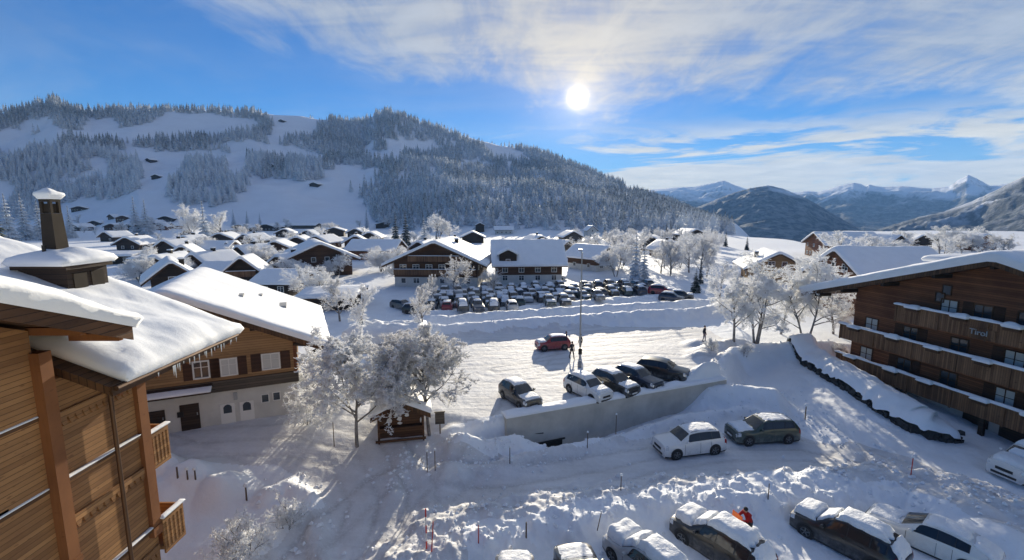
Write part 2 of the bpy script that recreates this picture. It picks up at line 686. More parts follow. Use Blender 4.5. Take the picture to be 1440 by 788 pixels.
# ------------------------------------------------------------------ terrain
def polydist(x, y, P):
    """distance to a polyline and signed side (left of travel positive), first and last pieces run on as rays"""
    x = np.asarray(x, float)
    y = np.asarray(y, float)
    best = np.full(x.shape, 1e18)
    side = np.zeros(x.shape)
    along = np.zeros(x.shape)
    acc = 0.0
    for i in range(len(P) - 1):
        ax, ay = P[i]
        bx, by = P[i + 1]
        dx, dy = bx - ax, by - ay
        L = math.hypot(dx, dy)
        dx, dy = dx / L, dy / L
        t = (x - ax) * dx + (y - ay) * dy
        tc = np.clip(t, 0, L)
        qx, qy = x - (ax + tc * dx), y - (ay + tc * dy)
        d = np.hypot(qx, qy)
        cr = dx * (y - ay) - dy * (x - ax)
        k = d < best
        best = np.where(k, d, best)
        side = np.where(k, np.sign(cr), side)
        along = np.where(k, acc + tc, along)
        acc += L
    return best, side, along


WA, WB = (-1.0, 30.0), (17.5, 37.5)
WD = (WB[0] - WA[0], WB[1] - WA[1])
WL = math.hypot(*WD)
WD = (WD[0] / WL, WD[1] / WL)
WN = (-WD[1], WD[0])
EDGE = [(-61.0, 5.65), WA, WB, (19.2, 40.2), (22.0, 44.2), (27.0, 46.6), (34, 47.5), (120, 49)]


def pix(pts, z):
    return [flat(u, v, z) for u, v in pts]


BERMS = [  # polyline, height, half width, lumpiness
    (pix([(628, 672), (720, 650), (800, 628), (870, 607), (960, 590), (1050, 577), (1090, 588), (1105, 600)], -1.6), 0.75, 0.75, 0.5),
    (pix([(590, 775), (625, 742), (690, 728), (760, 717), (850, 708), (940, 692), (1020, 686), (1100, 682), (1190, 676), (1280, 672), (1370, 690), (1440, 714), (1560, 760)], -1.4), 0.72, 1.9, 0.75),
    (pix([(570, 466), (640, 463), (720, 456), (850, 447), (990, 439), (1010, 432)], 0.6), 1.25, 1.5, 0.35),
    (pix([(590, 452), (640, 449), (720, 443), (850, 434), (960, 428), (1010, 424)], 0.8), 1.35, 1.7, 0.35),
    (pix([(600, 440), (720, 434), (850, 421), (930, 416)], 0.5), 0.7, 1.2, 0.7),
    ([(17.8, 37.9), (19.2, 40.2), (22.0, 44.2), (27.0, 46.4), (34, 47.3)], 1.0, 1.1, 0.35),
    ([(16.2, 36.7), (18.2, 37.0), (21.2, 36.2)], 1.85, 1.5, 0.15),
    (pix([(600, 668), (566, 650), (552, 690)], -1.3), 0.22, 0.5, 0.9),
    (pix([(640, 636), (690, 628), (725, 622)], -0.7), 0.35, 0.6, 0.9),
    (pix([(452, 800), (446, 750), (436, 712), (405, 702), (380, 712)], -1.6), 0.55, 0.6, 0.8),
    (pix([(1085, 545), (1130, 580), (1230, 640)], -1.6), 0.22, 0.7, 0.7),
    ([(-3.2, 27.6), (-.6, 28.5), (1.6, 29.3)], 1.5, 0.95, 0.3),
    (pix([(985, 500), (1000, 487), (1040, 480)], 0.3), 0.7, 1.0, 0.6),
    (pix([(560, 430), (600, 424), (650, 415)], 0.3), 0.6, 1.0, 0.8),
    (pix([(830, 398), (900, 412), (960, 415)], 0.3), 0.6, 1.2, 0.8),
]
MOUNDS = [  # x,y from pixel, z guess, height, radius
    (264, 690, -1.0, 1.25, 1.3), (310, 700, -1.2, 1.1, 1.0), (226, 680, -.9, 1.3, 1.0), (240, 706, -1.2, .9, 1.3), (640, 610, -0.4, 0.5, 0.9),
    (985, 482, 0.3, 0.6, 1.3), (400, 745, -1.8, 0.5, 1.6), (330, 775, -1.8, 0.5, 1.4), (1053, 757, -1.9, 0.40, 1.0), (1340, 700, -1.2, 1.0, 2.2), (1400, 745, -1.3, 0.9, 1.8),
    (560, 470, 0.5, 1.6, 2.6), (500, 476, 0.3, 0.9, 2.2),
]
ROAD = pix([(430, 830), (505, 760), (560, 712), (640, 700), (720, 692), (820, 676), (920, 655), (1010, 640), (1130, 640), (1260, 668), (1400, 720), (1520, 760)], -2)
STREET = pix([(60, 690), (215, 645), (330, 632), (430, 625), (520, 640), (560, 690), (540, 760), (500, 830)], -1.3)
LOTRUT = pix([(600, 500), (700, 494), (830, 472), (1000, 455)], 0)

CREST = [(-300, 165), (-120, 165), (0, 158), (30, 156), (52, 148), (75, 142), (98, 149), (125, 156), (180, 155), (240, 155), (300, 156), (360, 158), (420, 163), (480, 171),
         (510, 173), (525, 163), (545, 158), (562, 161), (590, 173), (640, 188), (700, 204), (760, 214), (820, 238), (870, 258), (905, 270), (950, 288), (985, 305), (1020, 322), (1060, 345), (1120, 380)]
_cr = [ray(u, v) for u, v in CREST]
C_TH = np.array([math.atan2(r[0], r[1]) for r in _cr])
C_TAN = np.array([r[2] / math.hypot(r[0], r[1]) for r in _cr])
C_D = np.interp(C_TH, [R(-50), R(-15), R(5), R(25)], [1150, 1050, 1150, 1000])
BASE_V = [(-300, 318), (0, 318), (200, 322), (400, 322), (540, 322), (640, 328), (760, 332), (860, 333), (960, 333), (1020, 333), (1120, 345)]
_br = [ray(u, v) for u, v in BASE_V]
B_TH = np.array([math.atan2(r[0], r[1]) for r in _br])
B_R = np.array([14.0 / (-r[2] / math.hypot(r[0], r[1])) for r in _br])
TRACKS = [(ROAD, (.75, 2.3)), (STREET, (.8, 2.4)), (LOTRUT, (.7, 2.2, 3.6)), (pix([(820, 470), (900, 468), (1000, 458)], 0), (.0, 1.3)),
          (pix([(560, 690), (620, 640), (680, 600), (720, 540), (760, 500)], -.3), (.75,)), (pix([(700, 520), (800, 508), (900, 500), (990, 505)], 0), (.75, 2.1)),
          (pix([(1130, 640), (1180, 600), (1150, 560), (1120, 535)], -1.4), (.75,)), (pix([(250, 625), (330, 640), (430, 690), (480, 788)], -1.2), (.75,))]


def track_mask(x, y):
    m = np.zeros(x.shape)
    wg = 0.35 * fbm(x * 0.22, y * 0.22, 3, 140) * 2
    for k, (P, offs) in enumerate(TRACKS):
        d, sd, al = polydist(x, y, P)
        e = d * sd + wg + 0.25 * k
        for o in offs:
            for sg in (1, -1):
                q = np.exp(-((e - sg * o) / 0.20) ** 2)
                m = np.maximum(m, q * (0.55 + 0.9 * fbm(x * 0.5, y * 0.5, 2, 150 + k)))
    return np.clip(m, 0, 1)


# where the valley floor breaks away towards the far range
BRK = [(860, 322), (960, 325), (1020, 326), (1080, 334), (1128, 342), (1152, 337), (1190, 326), (1300, 324), (1440, 325), (1700, 325)]
_kr = [ray(u, v) for u, v in BRK]
K_TH = np.array([math.atan2(r[0], r[1]) for r in _kr])
K_R = np.array([14.0 / (-r[2] / math.hypot(r[0], r[1])) for r in _kr])


def hill_t(x, y):
    th = np.arctan2(x, y)
    r = np.hypot(x, y)
    b = np.interp(th, B_TH, B_R)
    d = np.interp(th, C_TH, C_D)
    return (r - b) / (d - b), th, r, d


def ground(x, y):
    x = np.asarray(x, float)
    y = np.asarray(y, float)
    dist, side, along = polydist(x, y, EDGE)
    s = dist * side
    L1 = math.hypot(WA[0] + 61, WA[1] - 5.65)
    wall = sstep(along, L1 - 3.0, L1 + 0.3) * (1 - sstep(along, L1 + WL - 0.3, L1 + WL + 2.5))
    left = 1 - sstep(along, L1 - 6, L1 - 1)
    w = 1.6 + 6.5 * left
    soft = sstep(s, -w, w * 0.7)
    hard = sstep(s, -0.25, 0.05)
    up = soft * (1 - wall) + hard * wall
    lowz = -2.0 + 1.1 * sstep(x, 22, 30) * sstep(y, 27, 40) - 0.0 * x
    # trench in front of the retaining wall, falling to the left
    t = (x - WA[0]) * WD[0] + (y - WA[1]) * WD[1]
    ss = (x - WA[0]) * WN[0] + (y - WA[1]) * WN[1]
    tr = sstep(-ss, 0.0, 0.5) * (1 - sstep(-ss, 1.5, 2.8)) * sstep(t, 0.5, 2.5) * (1 - sstep(t, 5, 15))
    lowz = lowz - 0.95 * tr
    z = lowz * (1 - up)
    r = np.hypot(x, y)
    near = 1 - sstep(r, 90, 160)
    bz = np.zeros(x.shape)
    nm = r < 175
    xn, yn = x[nm], y[nm]
    b_ = np.zeros(xn.shape)
    ln = fbm(xn * 0.9, yn * 0.9, 3, 40)
    fn = fbm(xn * 2.6, yn * 2.6, 3, 80)
    for k, (P, h, wd, lump) in enumerate(BERMS):
        d, _, al = polydist(xn, yn, P)
        prof = np.exp(-(d / (wd * (1 + 0.5 * ln))) ** (4 if k == 1 else 2) * 0.9)
        b_ = np.maximum(b_, h * prof * (1 + lump * (0.9 * ln + 0.28 * fn)))
    for k, (u, v, zg, h, rad) in enumerate(MOUNDS):
        cx, cy = flat(u, v, zg)
        d2 = ((xn - cx) ** 2 + (yn - cy) ** 2) / rad ** 2
        b_ = np.maximum(b_, h * np.exp(-d2 ** 1.3 * 0.8) * (1 + 0.35 * ln))
    bz[nm] = b_
    z = z + bz
    # ruts and small unevenness of trodden and ploughed snow
    dr, sr, _ = polydist(x, y, ROAD)
    onroad = 1 - sstep(dr, 1.6, 3.2)
    rut = np.cos(dr * 2 * math.pi / 1.7 + 2.0 * fbm(x * 0.3, y * 0.3, 2, 5))
    ds, _, _ = polydist(x, y, STREET)
    onst = 1 - sstep(ds, 1.8, 4.0)
    rut2 = np.cos(ds * 2 * math.pi / 1.6 + 2.0 * fbm(x * 0.3, y * 0.3, 2, 6))
    dl, _, _ = polydist(x, y, LOTRUT)
    onlot = 1 - sstep(dl, 3.0, 6.0)
    rut3 = np.cos(dl * 2 * math.pi / 1.5 + 3.0 * fbm(x * 0.2, y * 0.2, 2, 7))
    z = z + near * (0.02 * onroad * rut + 0.015 * onst * rut2 + 0.009 * onlot * rut3)
    tm = np.zeros(x.shape)
    tm[nm] = track_mask(xn, yn)
    z = z - 0.055 * tm
    free = (1 - np.maximum(np.maximum(onroad, onst * 0.8), up * 0.75 * near))
    z = z + near * free * (0.20 * fbm(x * 0.55, y * 0.55, 3, 21) + 0.13 * fbm(x * 1.7, y * 1.7, 3, 22))
    # churned lumps on the bank between road and parked cars
    d2, _, _ = polydist(x, y, BERMS[1][0])
    ch = np.exp(-(d2 / 2.6) ** 2)
    z = z + near * ch * 0.38 * np.maximum(0, fbm(x * 1.9, y * 1.9, 3, 33) + 0.03) * 1.6
    z = z + near * 0.03 * fbm(x * 3.1, y * 3.1, 2, 23)
    # open valley: long soft swells
    far = sstep(r, 90, 200)
    z = z + far * 2.2 * fbm(x * 0.012, y * 0.012, 3, 51)
    # valley edge towards the far range
    th = np.arctan2(x, y)
    kr = np.interp(th, K_TH, K_R)
    z = z - np.where((th > K_TH[0]), np.maximum(r - kr, 0) * 0.13, 0) * sstep(th, K_TH[0], K_TH[1])
    # the wooded hill
    tt, th, r, d = hill_t(x, y)
    tn = np.interp(th, C_TH, C_TAN)
    zc = CAMH + d * tn
    tcl = np.clip(tt, 0, 1.6)
    prof = np.where(tcl < 1, tcl ** 1.12 * (1 - 0.10 * np.sin(tcl * math.pi)) , 1 - (tcl - 1) * 0.9)
    lump = fbm(x * 0.006, y * 0.006, 4, 61) * 46 + fbm(x * 0.02, y * 0.02, 3, 62) * 12
    on = sstep(tcl, 0.02, 0.3) * (1 - sstep(tcl, 0.72, 0.96))
    hz = (zc - 0) * prof + lump * on * np.clip(zc / 200, 0, 1)
    wl = (1 - sstep(th, C_TH[-3], C_TH[-1]))
    z = np.where(tt > 0, z * (1 - sstep(tcl, 0, 0.1)) + hz * wl + np.where(th > C_TH[-4], z, 0) * sstep(tcl, 0, 0.1) * (1 - wl), z)
    return z


def gz(x, y):
    return float(ground(np.array([x]), np.array([y]))[0])


def hit(u, v, tmin=8, tmax=1700):
    """where the sight line through a pixel of the photograph meets the ground"""
    d = ray(u, v)
    t = np.geomspace(tmin, tmax, 900)
    below = (CAMH + d[2] * t) < ground(d[0] * t, d[1] * t)
    i = int(np.argmax(below)) if below.any() else len(t) - 1
    a, b = t[max(i - 1, 0)], t[i]
    for _ in range(12):
        m = 0.5 * (a + b)
        if CAMH + d[2] * m < gz(d[0] * m, d[1] * m):
            b = m
        else:
            a = m
    t = 0.5 * (a + b)
    return Vector((d[0] * t, d[1] * t, CAMH + d[2] * t))


def project(x, y, z):
    zz = z - CAMH
    zc = y * CP - zz * SP
    yc = y * SP + zz * CP
    return 720 + FPX * x / zc, 394 - FPX * yc / zc


def ground_mat(name, packed):
    m = mat(name, (0.85, 0.87, 0.89), 0.7, 0, 0.2)
    t = NT(m)
    v = t.mapping((1, 1, 1))
    n1 = t.noise(v, 0.35, 6, 0.62)
    n2 = t.noise(v, 3.0, 6, 0.65)
    n3 = t.noise(v, 18.0, 3, 0.6)
    if packed:
        st = t.noise(t.mapping((0.10, 1.5, 1), 'Object', (0, 0, R(-17))), 1.0, 6, 0.6)
        f = t.math('ADD', t.math('MULTIPLY', n1, 0.5), t.math('MULTIPLY', n2, 0.3))
        f = t.math('ADD', f, t.math('MULTIPLY', st, 0.4))
        c = t.ramp(f, [(0.30, (0.50, 0.495, 0.49)), (0.52, (0.65, 0.645, 0.64)), (0.74, (0.78, 0.78, 0.78))])
        at = t.new('ShaderNodeAttribute')
        at.attribute_name = 'track'
        gr = t.noise(v, 7.0, 5, 0.7)
        grit = t.math('MULTIPLY', at.outputs['Fac'], t.smooth(gr, 0.30, 0.60))
        c = t.mixc(t.math('MULTIPLY', grit, 0.75), c, (0.37, 0.355, 0.335))
        t.color(c)
        b = t.bump(st, 0.6, 0.10)
        b = t.bump(n2, 0.5, 0.10, b)
        t.bump(n3, 0.5, 0.03, b)
    else:
        c = t.ramp(n1, [(0.3, (0.79, 0.81, 0.83)), (0.65, (0.87, 0.89, 0.91))])
        t.color(c)
        b = t.bump(n2, 0.45, 0.12)
        t.bump(n3, 0.35, 0.02, b)
    return m


M['fresh'] = ground_mat('fresh_snow', False)
M['packed'] = ground_mat('packed_snow', True)
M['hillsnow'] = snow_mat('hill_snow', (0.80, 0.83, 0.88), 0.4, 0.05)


def build_ground():
    rr = np.concatenate([np.linspace(1.0, 11.9, 14), np.geomspace(12, 110, 470), np.geomspace(110.8, 1750, 250)])
    th = np.linspace(R(-58), R(58), 980)
    T, Q = np.meshgrid(th, rr)
    X, Y = Q * np.sin(T), Q * np.cos(T)
    Z = ground(X.ravel(), Y.ravel())
    V = np.stack([X.ravel(), Y.ravel(), Z], 1)
    nr, nt = X.shape
    i = np.arange((nr - 1) * nt).reshape(nr - 1, nt)[:, :-1].ravel()
    F = np.stack([i, i + 1, i + nt + 1, i + nt], 1)
    cx, cy = V[F].mean(1)[:, 0], V[F].mean(1)[:, 1]
    dr, _, _ = polydist(cx, cy, ROAD)
    ds, _, _ = polydist(cx, cy, STREET)
    wig = fbm(cx * 0.4, cy * 0.4, 3, 71) * 1.6
    dist, side, _ = polydist(cx, cy, EDGE)
    s = dist * side
    road = ((dr + wig < 3.0) | (ds + wig < 4.0)) & (np.hypot(cx, cy) < 60)
    dB, sB, _ = polydist(cx, cy, BERMS[2][0])
    dW, _, _ = polydist(cx, cy, [WA, WB])
    lot = (s > 0.7) & (sB < 0) & (dB + wig > 1.6) & (cx > -14) & (cy < 56) & (cx < 60) & (cx + wig < 24 + 0 * cy)
    farlot = np.zeros(len(cx), bool)
    P = [flat(u, v, 0) for u, v in ((590, 437), (760, 430), (930, 414), (925, 399), (760, 402), (630, 405))]
    ins = np.zeros(len(cx), bool)
    j = len(P) - 1
    for k in range(len(P)):
        xi, yi = P[k]
        xj, yj = P[j]
        c = ((yi > cy) != (yj > cy)) & (cx < (xj - xi) * (cy - yi) / (yj - yi + 1e-12) + xi)
        ins ^= c
        j = k
    tt, _, _, _ = hill_t(cx, cy)
    hillf = tt > 0.03
    farlot = ins
    road = road & ~lot
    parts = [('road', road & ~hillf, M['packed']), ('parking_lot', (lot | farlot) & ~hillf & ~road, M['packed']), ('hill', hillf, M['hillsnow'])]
    rest = ~(road | lot | farlot | hillf)
    parts.append(('snow_ground', rest, M['fresh']))
    for nm, mask, mm in parts:
        f = F[mask]
        used, inv = np.unique(f.ravel(), return_inverse=True)
        o = fast_mesh(nm, V[used], inv.reshape(-1, 4), mm, True)
        at = o.data.attributes.new('track', 'FLOAT', 'POINT')
        tk = np.zeros(len(used), np.float32)
        q = V[used]
        nr_ = np.hypot(q[:, 0], q[:, 1]) < 120
        tk[nr_] = track_mask(q[nr_, 0], q[nr_, 1])
        at.data.foreach_set('value', tk)
        o['kind'] = 'structure'


build_ground()


# ------------------------------------------------------------------ far mountains
def mountain_mat(name, forest, snow, lo, hi, rock=(0.13, 0.13, 0.14)):
    m = mat(name, snow, 0.85, 0, 0.1)
    t = NT(m)
    geo = t.new('ShaderNodeNewGeometry')
    sep = t.new('ShaderNodeSeparateXYZ')
    t.link(geo.outputs['Position'], sep.inputs[0])
    n = t.noise(t.mapping((1, 1, 1)), 0.0045, 8, 0.62, 0.6)
    n2 = t.noise(t.mapping((1, 1, 1)), 0.03, 6, 0.7)
    h = t.math('ADD', sep.outputs[2], t.math('MULTIPLY', t.math('SUBTRACT', n, 0.5), (hi - lo) * 3.2))
    up = t.smooth(h, lo, hi)
    woods = t.mixc(t.smooth(n2, 0.42, 0.62), forest, tuple(0.5 * a + 0.2 * b for a, b in zip(forest, snow)))
    sl = t.new('ShaderNodeSeparateXYZ')
    t.link(geo.outputs['Normal'], sl.inputs[0])
    steep = t.math('ADD', sl.outputs[2], t.math('MULTIPLY', t.math('SUBTRACT', n2, 0.5), 0.5))
    top = t.mixc(t.smooth(steep, 0.62, 0.80), rock, snow)
    t.color(t.mixc(up, woods, top))
    t.bump(n2, 0.6, 12)
    return m


def mountain(name, crest, r0, r1, zb, seed, mm, amp):
    cr = [ray(u, v) for u, v in crest]
    cth = np.array([math.atan2(r[0], r[1]) for r in cr])
    ctn = np.array([r[2] / math.hypot(r[0], r[1]) for r in cr])
    th = np.linspace(cth[0], cth[-1], 420)
    q = np.linspace(0, 1.45, 130)
    T, Q = np.meshgrid(th, q)
    Rr = r0 + (r1 - r0) * Q
    X, Y = Rr * np.sin(T), Rr * np.cos(T)
    zc = CAMH + r1 * np.interp(T, cth, ctn)
    zc = zc + r1 * 0.0016 * fbm(T * 160, T * 0 + seed, 4, seed)
    prof = np.where(Q < 1, Q ** 1.15, 1 - (Q - 1) * 0.8)
    rid = 1 - 2 * np.abs(fbm(X / (amp * 4.2), Y / (amp * 4.2), 5, seed + 3, 0.55)) * 2
    w = np.clip(Q, 0, 1) * (1 - sstep(Q, 0.80, 1.0)) + 0.0
    Z = zb + (zc - zb) * prof + (rid - 0.6) * amp * w
    V = np.stack([X.ravel(), Y.ravel(), Z.ravel()], 1)
    nr, nt = X.shape
    i = np.arange((nr - 1) * nt).reshape(nr - 1, nt)[:, :-1].ravel()
    F = np.stack([i, i + 1, i + nt + 1, i + nt], 1)
    o = fast_mesh(name, V, F, mm, True)
    o['kind'] = 'structure'
    return o


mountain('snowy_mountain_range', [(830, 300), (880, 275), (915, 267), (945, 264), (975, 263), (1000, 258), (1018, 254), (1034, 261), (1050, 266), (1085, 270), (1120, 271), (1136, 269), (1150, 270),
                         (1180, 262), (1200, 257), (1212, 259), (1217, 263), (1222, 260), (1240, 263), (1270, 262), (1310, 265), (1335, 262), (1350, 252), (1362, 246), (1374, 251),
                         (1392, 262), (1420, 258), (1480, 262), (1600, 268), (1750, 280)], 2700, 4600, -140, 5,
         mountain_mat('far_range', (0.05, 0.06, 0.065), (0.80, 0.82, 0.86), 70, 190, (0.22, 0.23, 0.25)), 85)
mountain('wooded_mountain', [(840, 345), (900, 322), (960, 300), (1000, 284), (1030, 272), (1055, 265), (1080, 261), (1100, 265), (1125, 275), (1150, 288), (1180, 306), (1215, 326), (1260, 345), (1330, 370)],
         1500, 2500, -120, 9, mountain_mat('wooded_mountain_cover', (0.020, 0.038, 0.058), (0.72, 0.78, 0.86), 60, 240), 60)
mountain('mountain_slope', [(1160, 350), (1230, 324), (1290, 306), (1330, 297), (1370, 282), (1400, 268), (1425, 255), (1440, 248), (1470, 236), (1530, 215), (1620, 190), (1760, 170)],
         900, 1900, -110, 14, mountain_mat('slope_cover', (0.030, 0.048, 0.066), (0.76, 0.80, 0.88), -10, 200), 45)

# ------------------------------------------------------------------ hillside woods
def inpoly(u, v, P):
    ins = np.zeros(u.shape, bool)
    j = len(P) - 1
    for k in range(len(P)):
        xi, yi = P[k]
        xj, yj = P[j]
        ins ^= ((yi > v) != (yj > v)) & (u < (xj - xi) * (v - yi) / (yj - yi + 1e-12) + xi)
        j = k
    return ins


CLEAR = [  # open snow on the hill as seen from here
    [(-400, 252), (10, 255), (25, 275), (8, 300), (-400, 320)],
    [(92, 312), (130, 285), (196, 272), (200, 245), (196, 224), (225, 212), (300, 212), (345, 216), (350, 250), (400, 255), (470, 258), (490, 268), (510, 285), (530, 318), (528, 336), (-400, 336), (-400, 316)],
    [(26, 188), (34, 170), (75, 168), (82, 185)],
    [(112, 182), (125, 170), (160, 166), (172, 176), (160, 190), (130, 192)],
    [(170, 186), (240, 160), (290, 159), (330, 166), (352, 172), (330, 188), (280, 184), (230, 184), (200, 190)],
    [(372, 196), (385, 166), (430, 162), (440, 172), (428, 186), (405, 196), (388, 208)],
    [(505, 218), (520, 200), (560, 196), (600, 200), (640, 208), (610, 214), (570, 216), (560, 226), (520, 226)],
    [(595, 250), (610, 238), (622, 248), (615, 260)],
    [(200, 178), (260, 168), (300, 176), (330, 186), (300, 196), (230, 196)],
    [(338, 172), (372, 166), (380, 178), (352, 190)],
    [(300, 206), (350, 200), (420, 208), (470, 222), (440, 228), (360, 222)],
    [(470, 232), (505, 236), (520, 256), (498, 262), (478, 250)],
    [(640, 222), (690, 228), (700, 238), (655, 236)],
    [(700, 268), (722, 262), (730, 276), (708, 284)],
    [(0, 196), (40, 190), (90, 196), (60, 204), (0, 204)],
    [(868, 272), (872, 266), (890, 268), (893, 276)],
    [(560, 330), (620, 326), (700, 325), (760, 326), (830, 328), (830, 345), (560, 345)],
]
ISLES = [
    [(232, 285), (240, 262), (262, 248), (300, 246), (345, 250), (352, 262), (330, 285), (270, 296)],
    [(252, 246), (262, 230), (295, 226), (318, 230), (320, 246)],
    [(343, 250), (348, 224), (372, 224), (374, 248)],
    [(400, 252), (404, 228), (430, 226), (452, 230), (456, 250), (430, 256)],
    [(355, 192), (360, 166), (384, 166), (384, 190)],
    [(525, 212), (528, 202), (545, 202), (546, 212)],
    [(100, 176), (105, 166), (118, 166), (118, 178)],
]


def tree_proto(tiers, pts, seed, lean=0.5):
    rg = np.random.RandomState(seed)
    vs, fs = [], []
    for k in range(tiers):
        f = k / (tiers - 1)
        zb = 0.10 + 0.78 * f
        rad = (1 - f) ** 0.85 * 0.17 + 0.018
        top = zb + 0.22 * (1 - 0.4 * f)
        b = len(vs)
        vs.append((0, 0, min(top, 1.0)))
        a0 = rg.rand() * 6.28
        n = pts * 2
        for i in range(n):
            a = a0 + 6.283 * i / n
            q = rad * (1.0 if i % 2 == 0 else 0.58) * (0.72 + 0.5 * rg.rand())
            vs.append((q * math.cos(a), q * math.sin(a), zb - (0.045 if i % 2 == 0 else -0.01) + 0.03 * (rg.rand() - 0.5)))
        for i in range(n):
            fs.append((b, b + 1 + i, b + 1 + (i + 1) % n))
    return np.array(vs), np.array(fs)


PROTOS = [tree_proto(6, 5, 3), tree_proto(7, 5, 8), tree_proto(5, 6, 21), tree_proto(6, 4, 30)]


def plant_forest(name, X, Y, hmin, hmax, mm, seed, wide=1.0):
    rg = np.random.RandomState(seed)
    Z = ground(X, Y)
    VV, FF, off = [], [], 0
    for k, (pv, pf) in enumerate(PROTOS):
        s = np.arange(len(X)) % len(PROTOS) == k
        n = int(s.sum())
        if n == 0:
            continue
        h = hmin + (hmax - hmin) * rg.rand(n)
        w = h * wide * (0.85 + 0.45 * rg.rand(n))
        a = rg.rand(n) * 6.28
        ca, sa = np.cos(a), np.sin(a)
        px = (pv[None, :, 0] * ca[:, None] - pv[None, :, 1] * sa[:, None]) * w[:, None] + X[s][:, None]
        py = (pv[None, :, 0] * sa[:, None] + pv[None, :, 1] * ca[:, None]) * w[:, None] + Y[s][:, None]
        pz = pv[None, :, 2] * h[:, None] + (Z[s] - 0.06 * h)[:, None]
        VV.append(np.stack([px, py, pz], 2).reshape(-1, 3))
        FF.append((pf[None] + (np.arange(n) * len(pv))[:, None, None] + off).reshape(-1, 3))
        off += n * len(pv)
    o = fast_mesh(name, np.concatenate(VV), np.concatenate(FF), mm, False)
    o['kind'] = 'stuff'
    return o


def hillside_woods():
    rg = np.random.RandomState(5)
    th = rg.uniform(R(-52), R(25.5), 60000)
    b = np.interp(th, B_TH, B_R)
    d = np.interp(th, C_TH, C_D)
    t = rg.uniform(0.0, 1.03, len(th)) ** 0.9
    r = b + (d - b) * t
    x, y = r * np.sin(th), r * np.cos(th)
    u, v = project(x, y, ground(x, y))
    keep = rg.rand(len(th)) < np.clip((r / 1100) ** 1.0, 0.25, 1) * 0.36
    op = np.zeros(len(th), bool)
    for P in CLEAR:
        op |= inpoly(u + 9 * fbm(x * 0.03, y * 0.03, 2, 90), v + 5 * fbm(x * 0.03, y * 0.03, 2, 91), P)
    isl = np.zeros(len(th), bool)
    for P in ISLES:
        isl |= inpoly(u, v, P)
    gaps = fbm(x * 0.010, y * 0.010, 3, 92) > np.where(u < 500, 0.10, 0.19)
    ok = keep & ((~op & ~gaps & (v < 330)) | isl)
    x, y, u, v = x[ok], y[ok], u[ok], v[ok]
    # bottom left: tall frosted stand; a frosted fringe along the foot; the rest plain
    stand = ((u < 205) & (v > 212)) | inpoly(u, v, ISLES[0]) | inpoly(u, v, ISLES[1]) | inpoly(u, v, ISLES[2]) | inpoly(u, v, ISLES[3])
    fringe = (~stand) & (v > 232 + np.clip((u - 500) * 0.12, 0, 60)) & (u > 460) & (u < 880)
    rest = ~stand & ~fringe
    a = plant_forest('forest', x[rest], y[rest], 11, 19, M['fir_hill'], 1, 1.25)
    tag(a, 'dark firs thinly dusted with snow covering the upper hillside', 'forest')
    a = plant_forest('forest', x[fringe], y[fringe], 12, 19, M['fir_hill'], 2, 1.25)
    tag(a, 'dense fir wood along the foot of the hill behind the village', 'forest')
    a = plant_forest('forest', x[stand], y[stand], 13, 20, M['fir_frost'], 3, 1.35)
    tag(a, 'white frosted firs standing on the lower left slope and in islands on its meadow', 'forest')


hillside_woods()
# ------------------------------------------------------------------ builders: snow sheets, chalets
def snow_sheet(x0, x1, y0, y1, zfun, T, seed, nx=26, ny=26, edge=0.35, cut=0.35, lump=0.18):
    """a blanket of snow T thick lying on the surface zfun(x, y), rounded at its rim, with a real cut edge"""
    def axis(a, b, n):
        e = min(edge, (b - a) * 0.3)
        return np.concatenate([[a, a + e * 0.12, a + e * 0.4], np.linspace(a + e, b - e, n), [b - e * 0.4, b - e * 0.12, b]])
    xs, ys = axis(x0, x1, nx), axis(y0, y1, ny)
    X, Y = np.meshgrid(xs, ys)
    D = np.minimum(np.minimum(X - x0, x1 - X), np.minimum(Y - y0, y1 - Y))
    q = np.clip(D / edge, 0, 1)
    prof = cut + (1 - cut) * np.sqrt(1 - (1 - q) ** 2)
    Zs = zfun(X, Y)
    n = fbm(X * 0.8 + seed * 7.3, Y * 0.8 - seed * 3.1, 3, seed % 97)
    n2 = fbm(X * 2.6 + seed, Y * 2.6, 2, seed % 89)
    Z = Zs + T * prof * (1 + lump * 1.6 * n + lump * 0.5 * n2)
    bulge = T * 0.16 * (1 - q) * (0.6 + 1.2 * (fbm(X * 1.6, Y * 1.6, 2, (seed + 5) % 83) + 0.5))
    Xo = X + bulge * ((X - x0 < edge * 0.2) * -1.0 + (x1 - X < edge * 0.2) * 1.0)
    Yo = Y + bulge * ((Y - y0 < edge * 0.2) * -1.0 + (y1 - Y < edge * 0.2) * 1.0)
    V = np.stack([Xo.ravel(), Yo.ravel(), Z.ravel()], 1)
    ny_, nx_ = X.shape
    i = np.arange((ny_ - 1) * nx_).reshape(ny_ - 1, nx_)[:, :-1].ravel()
    F = np.stack([i, i + 1, i + nx_ + 1, i + nx_], 1)
    rim = list(range(nx_)) + [r * nx_ + nx_ - 1 for r in range(1, ny_)] + [(ny_ - 1) * nx_ + c for c in range(nx_ - 2, -1, -1)] + [r * nx_ for r in range(ny_ - 2, 0, -1)]
    rim = np.array(rim)
    b = len(V)
    low = np.stack([X.ravel()[rim], Y.ravel()[rim], Zs.ravel()[rim] + 0.004], 1)
    k = len(rim)
    j = np.arange(k)
    F2 = np.stack([rim[j], b + j, b + (j + 1) % k, rim[(j + 1) % k]], 1)
    return np.concatenate([V, low]), np.concatenate([F, F2])


def snow_part(name, x0, x1, y0, y1, zfun, T, seed, parent, mm=None, **kw):
    v, f = snow_sheet(x0, x1, y0, y1, zfun, T, seed, **kw)
    return fast_mesh(name, v, f, mm or M['roof_snow'], True, parent)


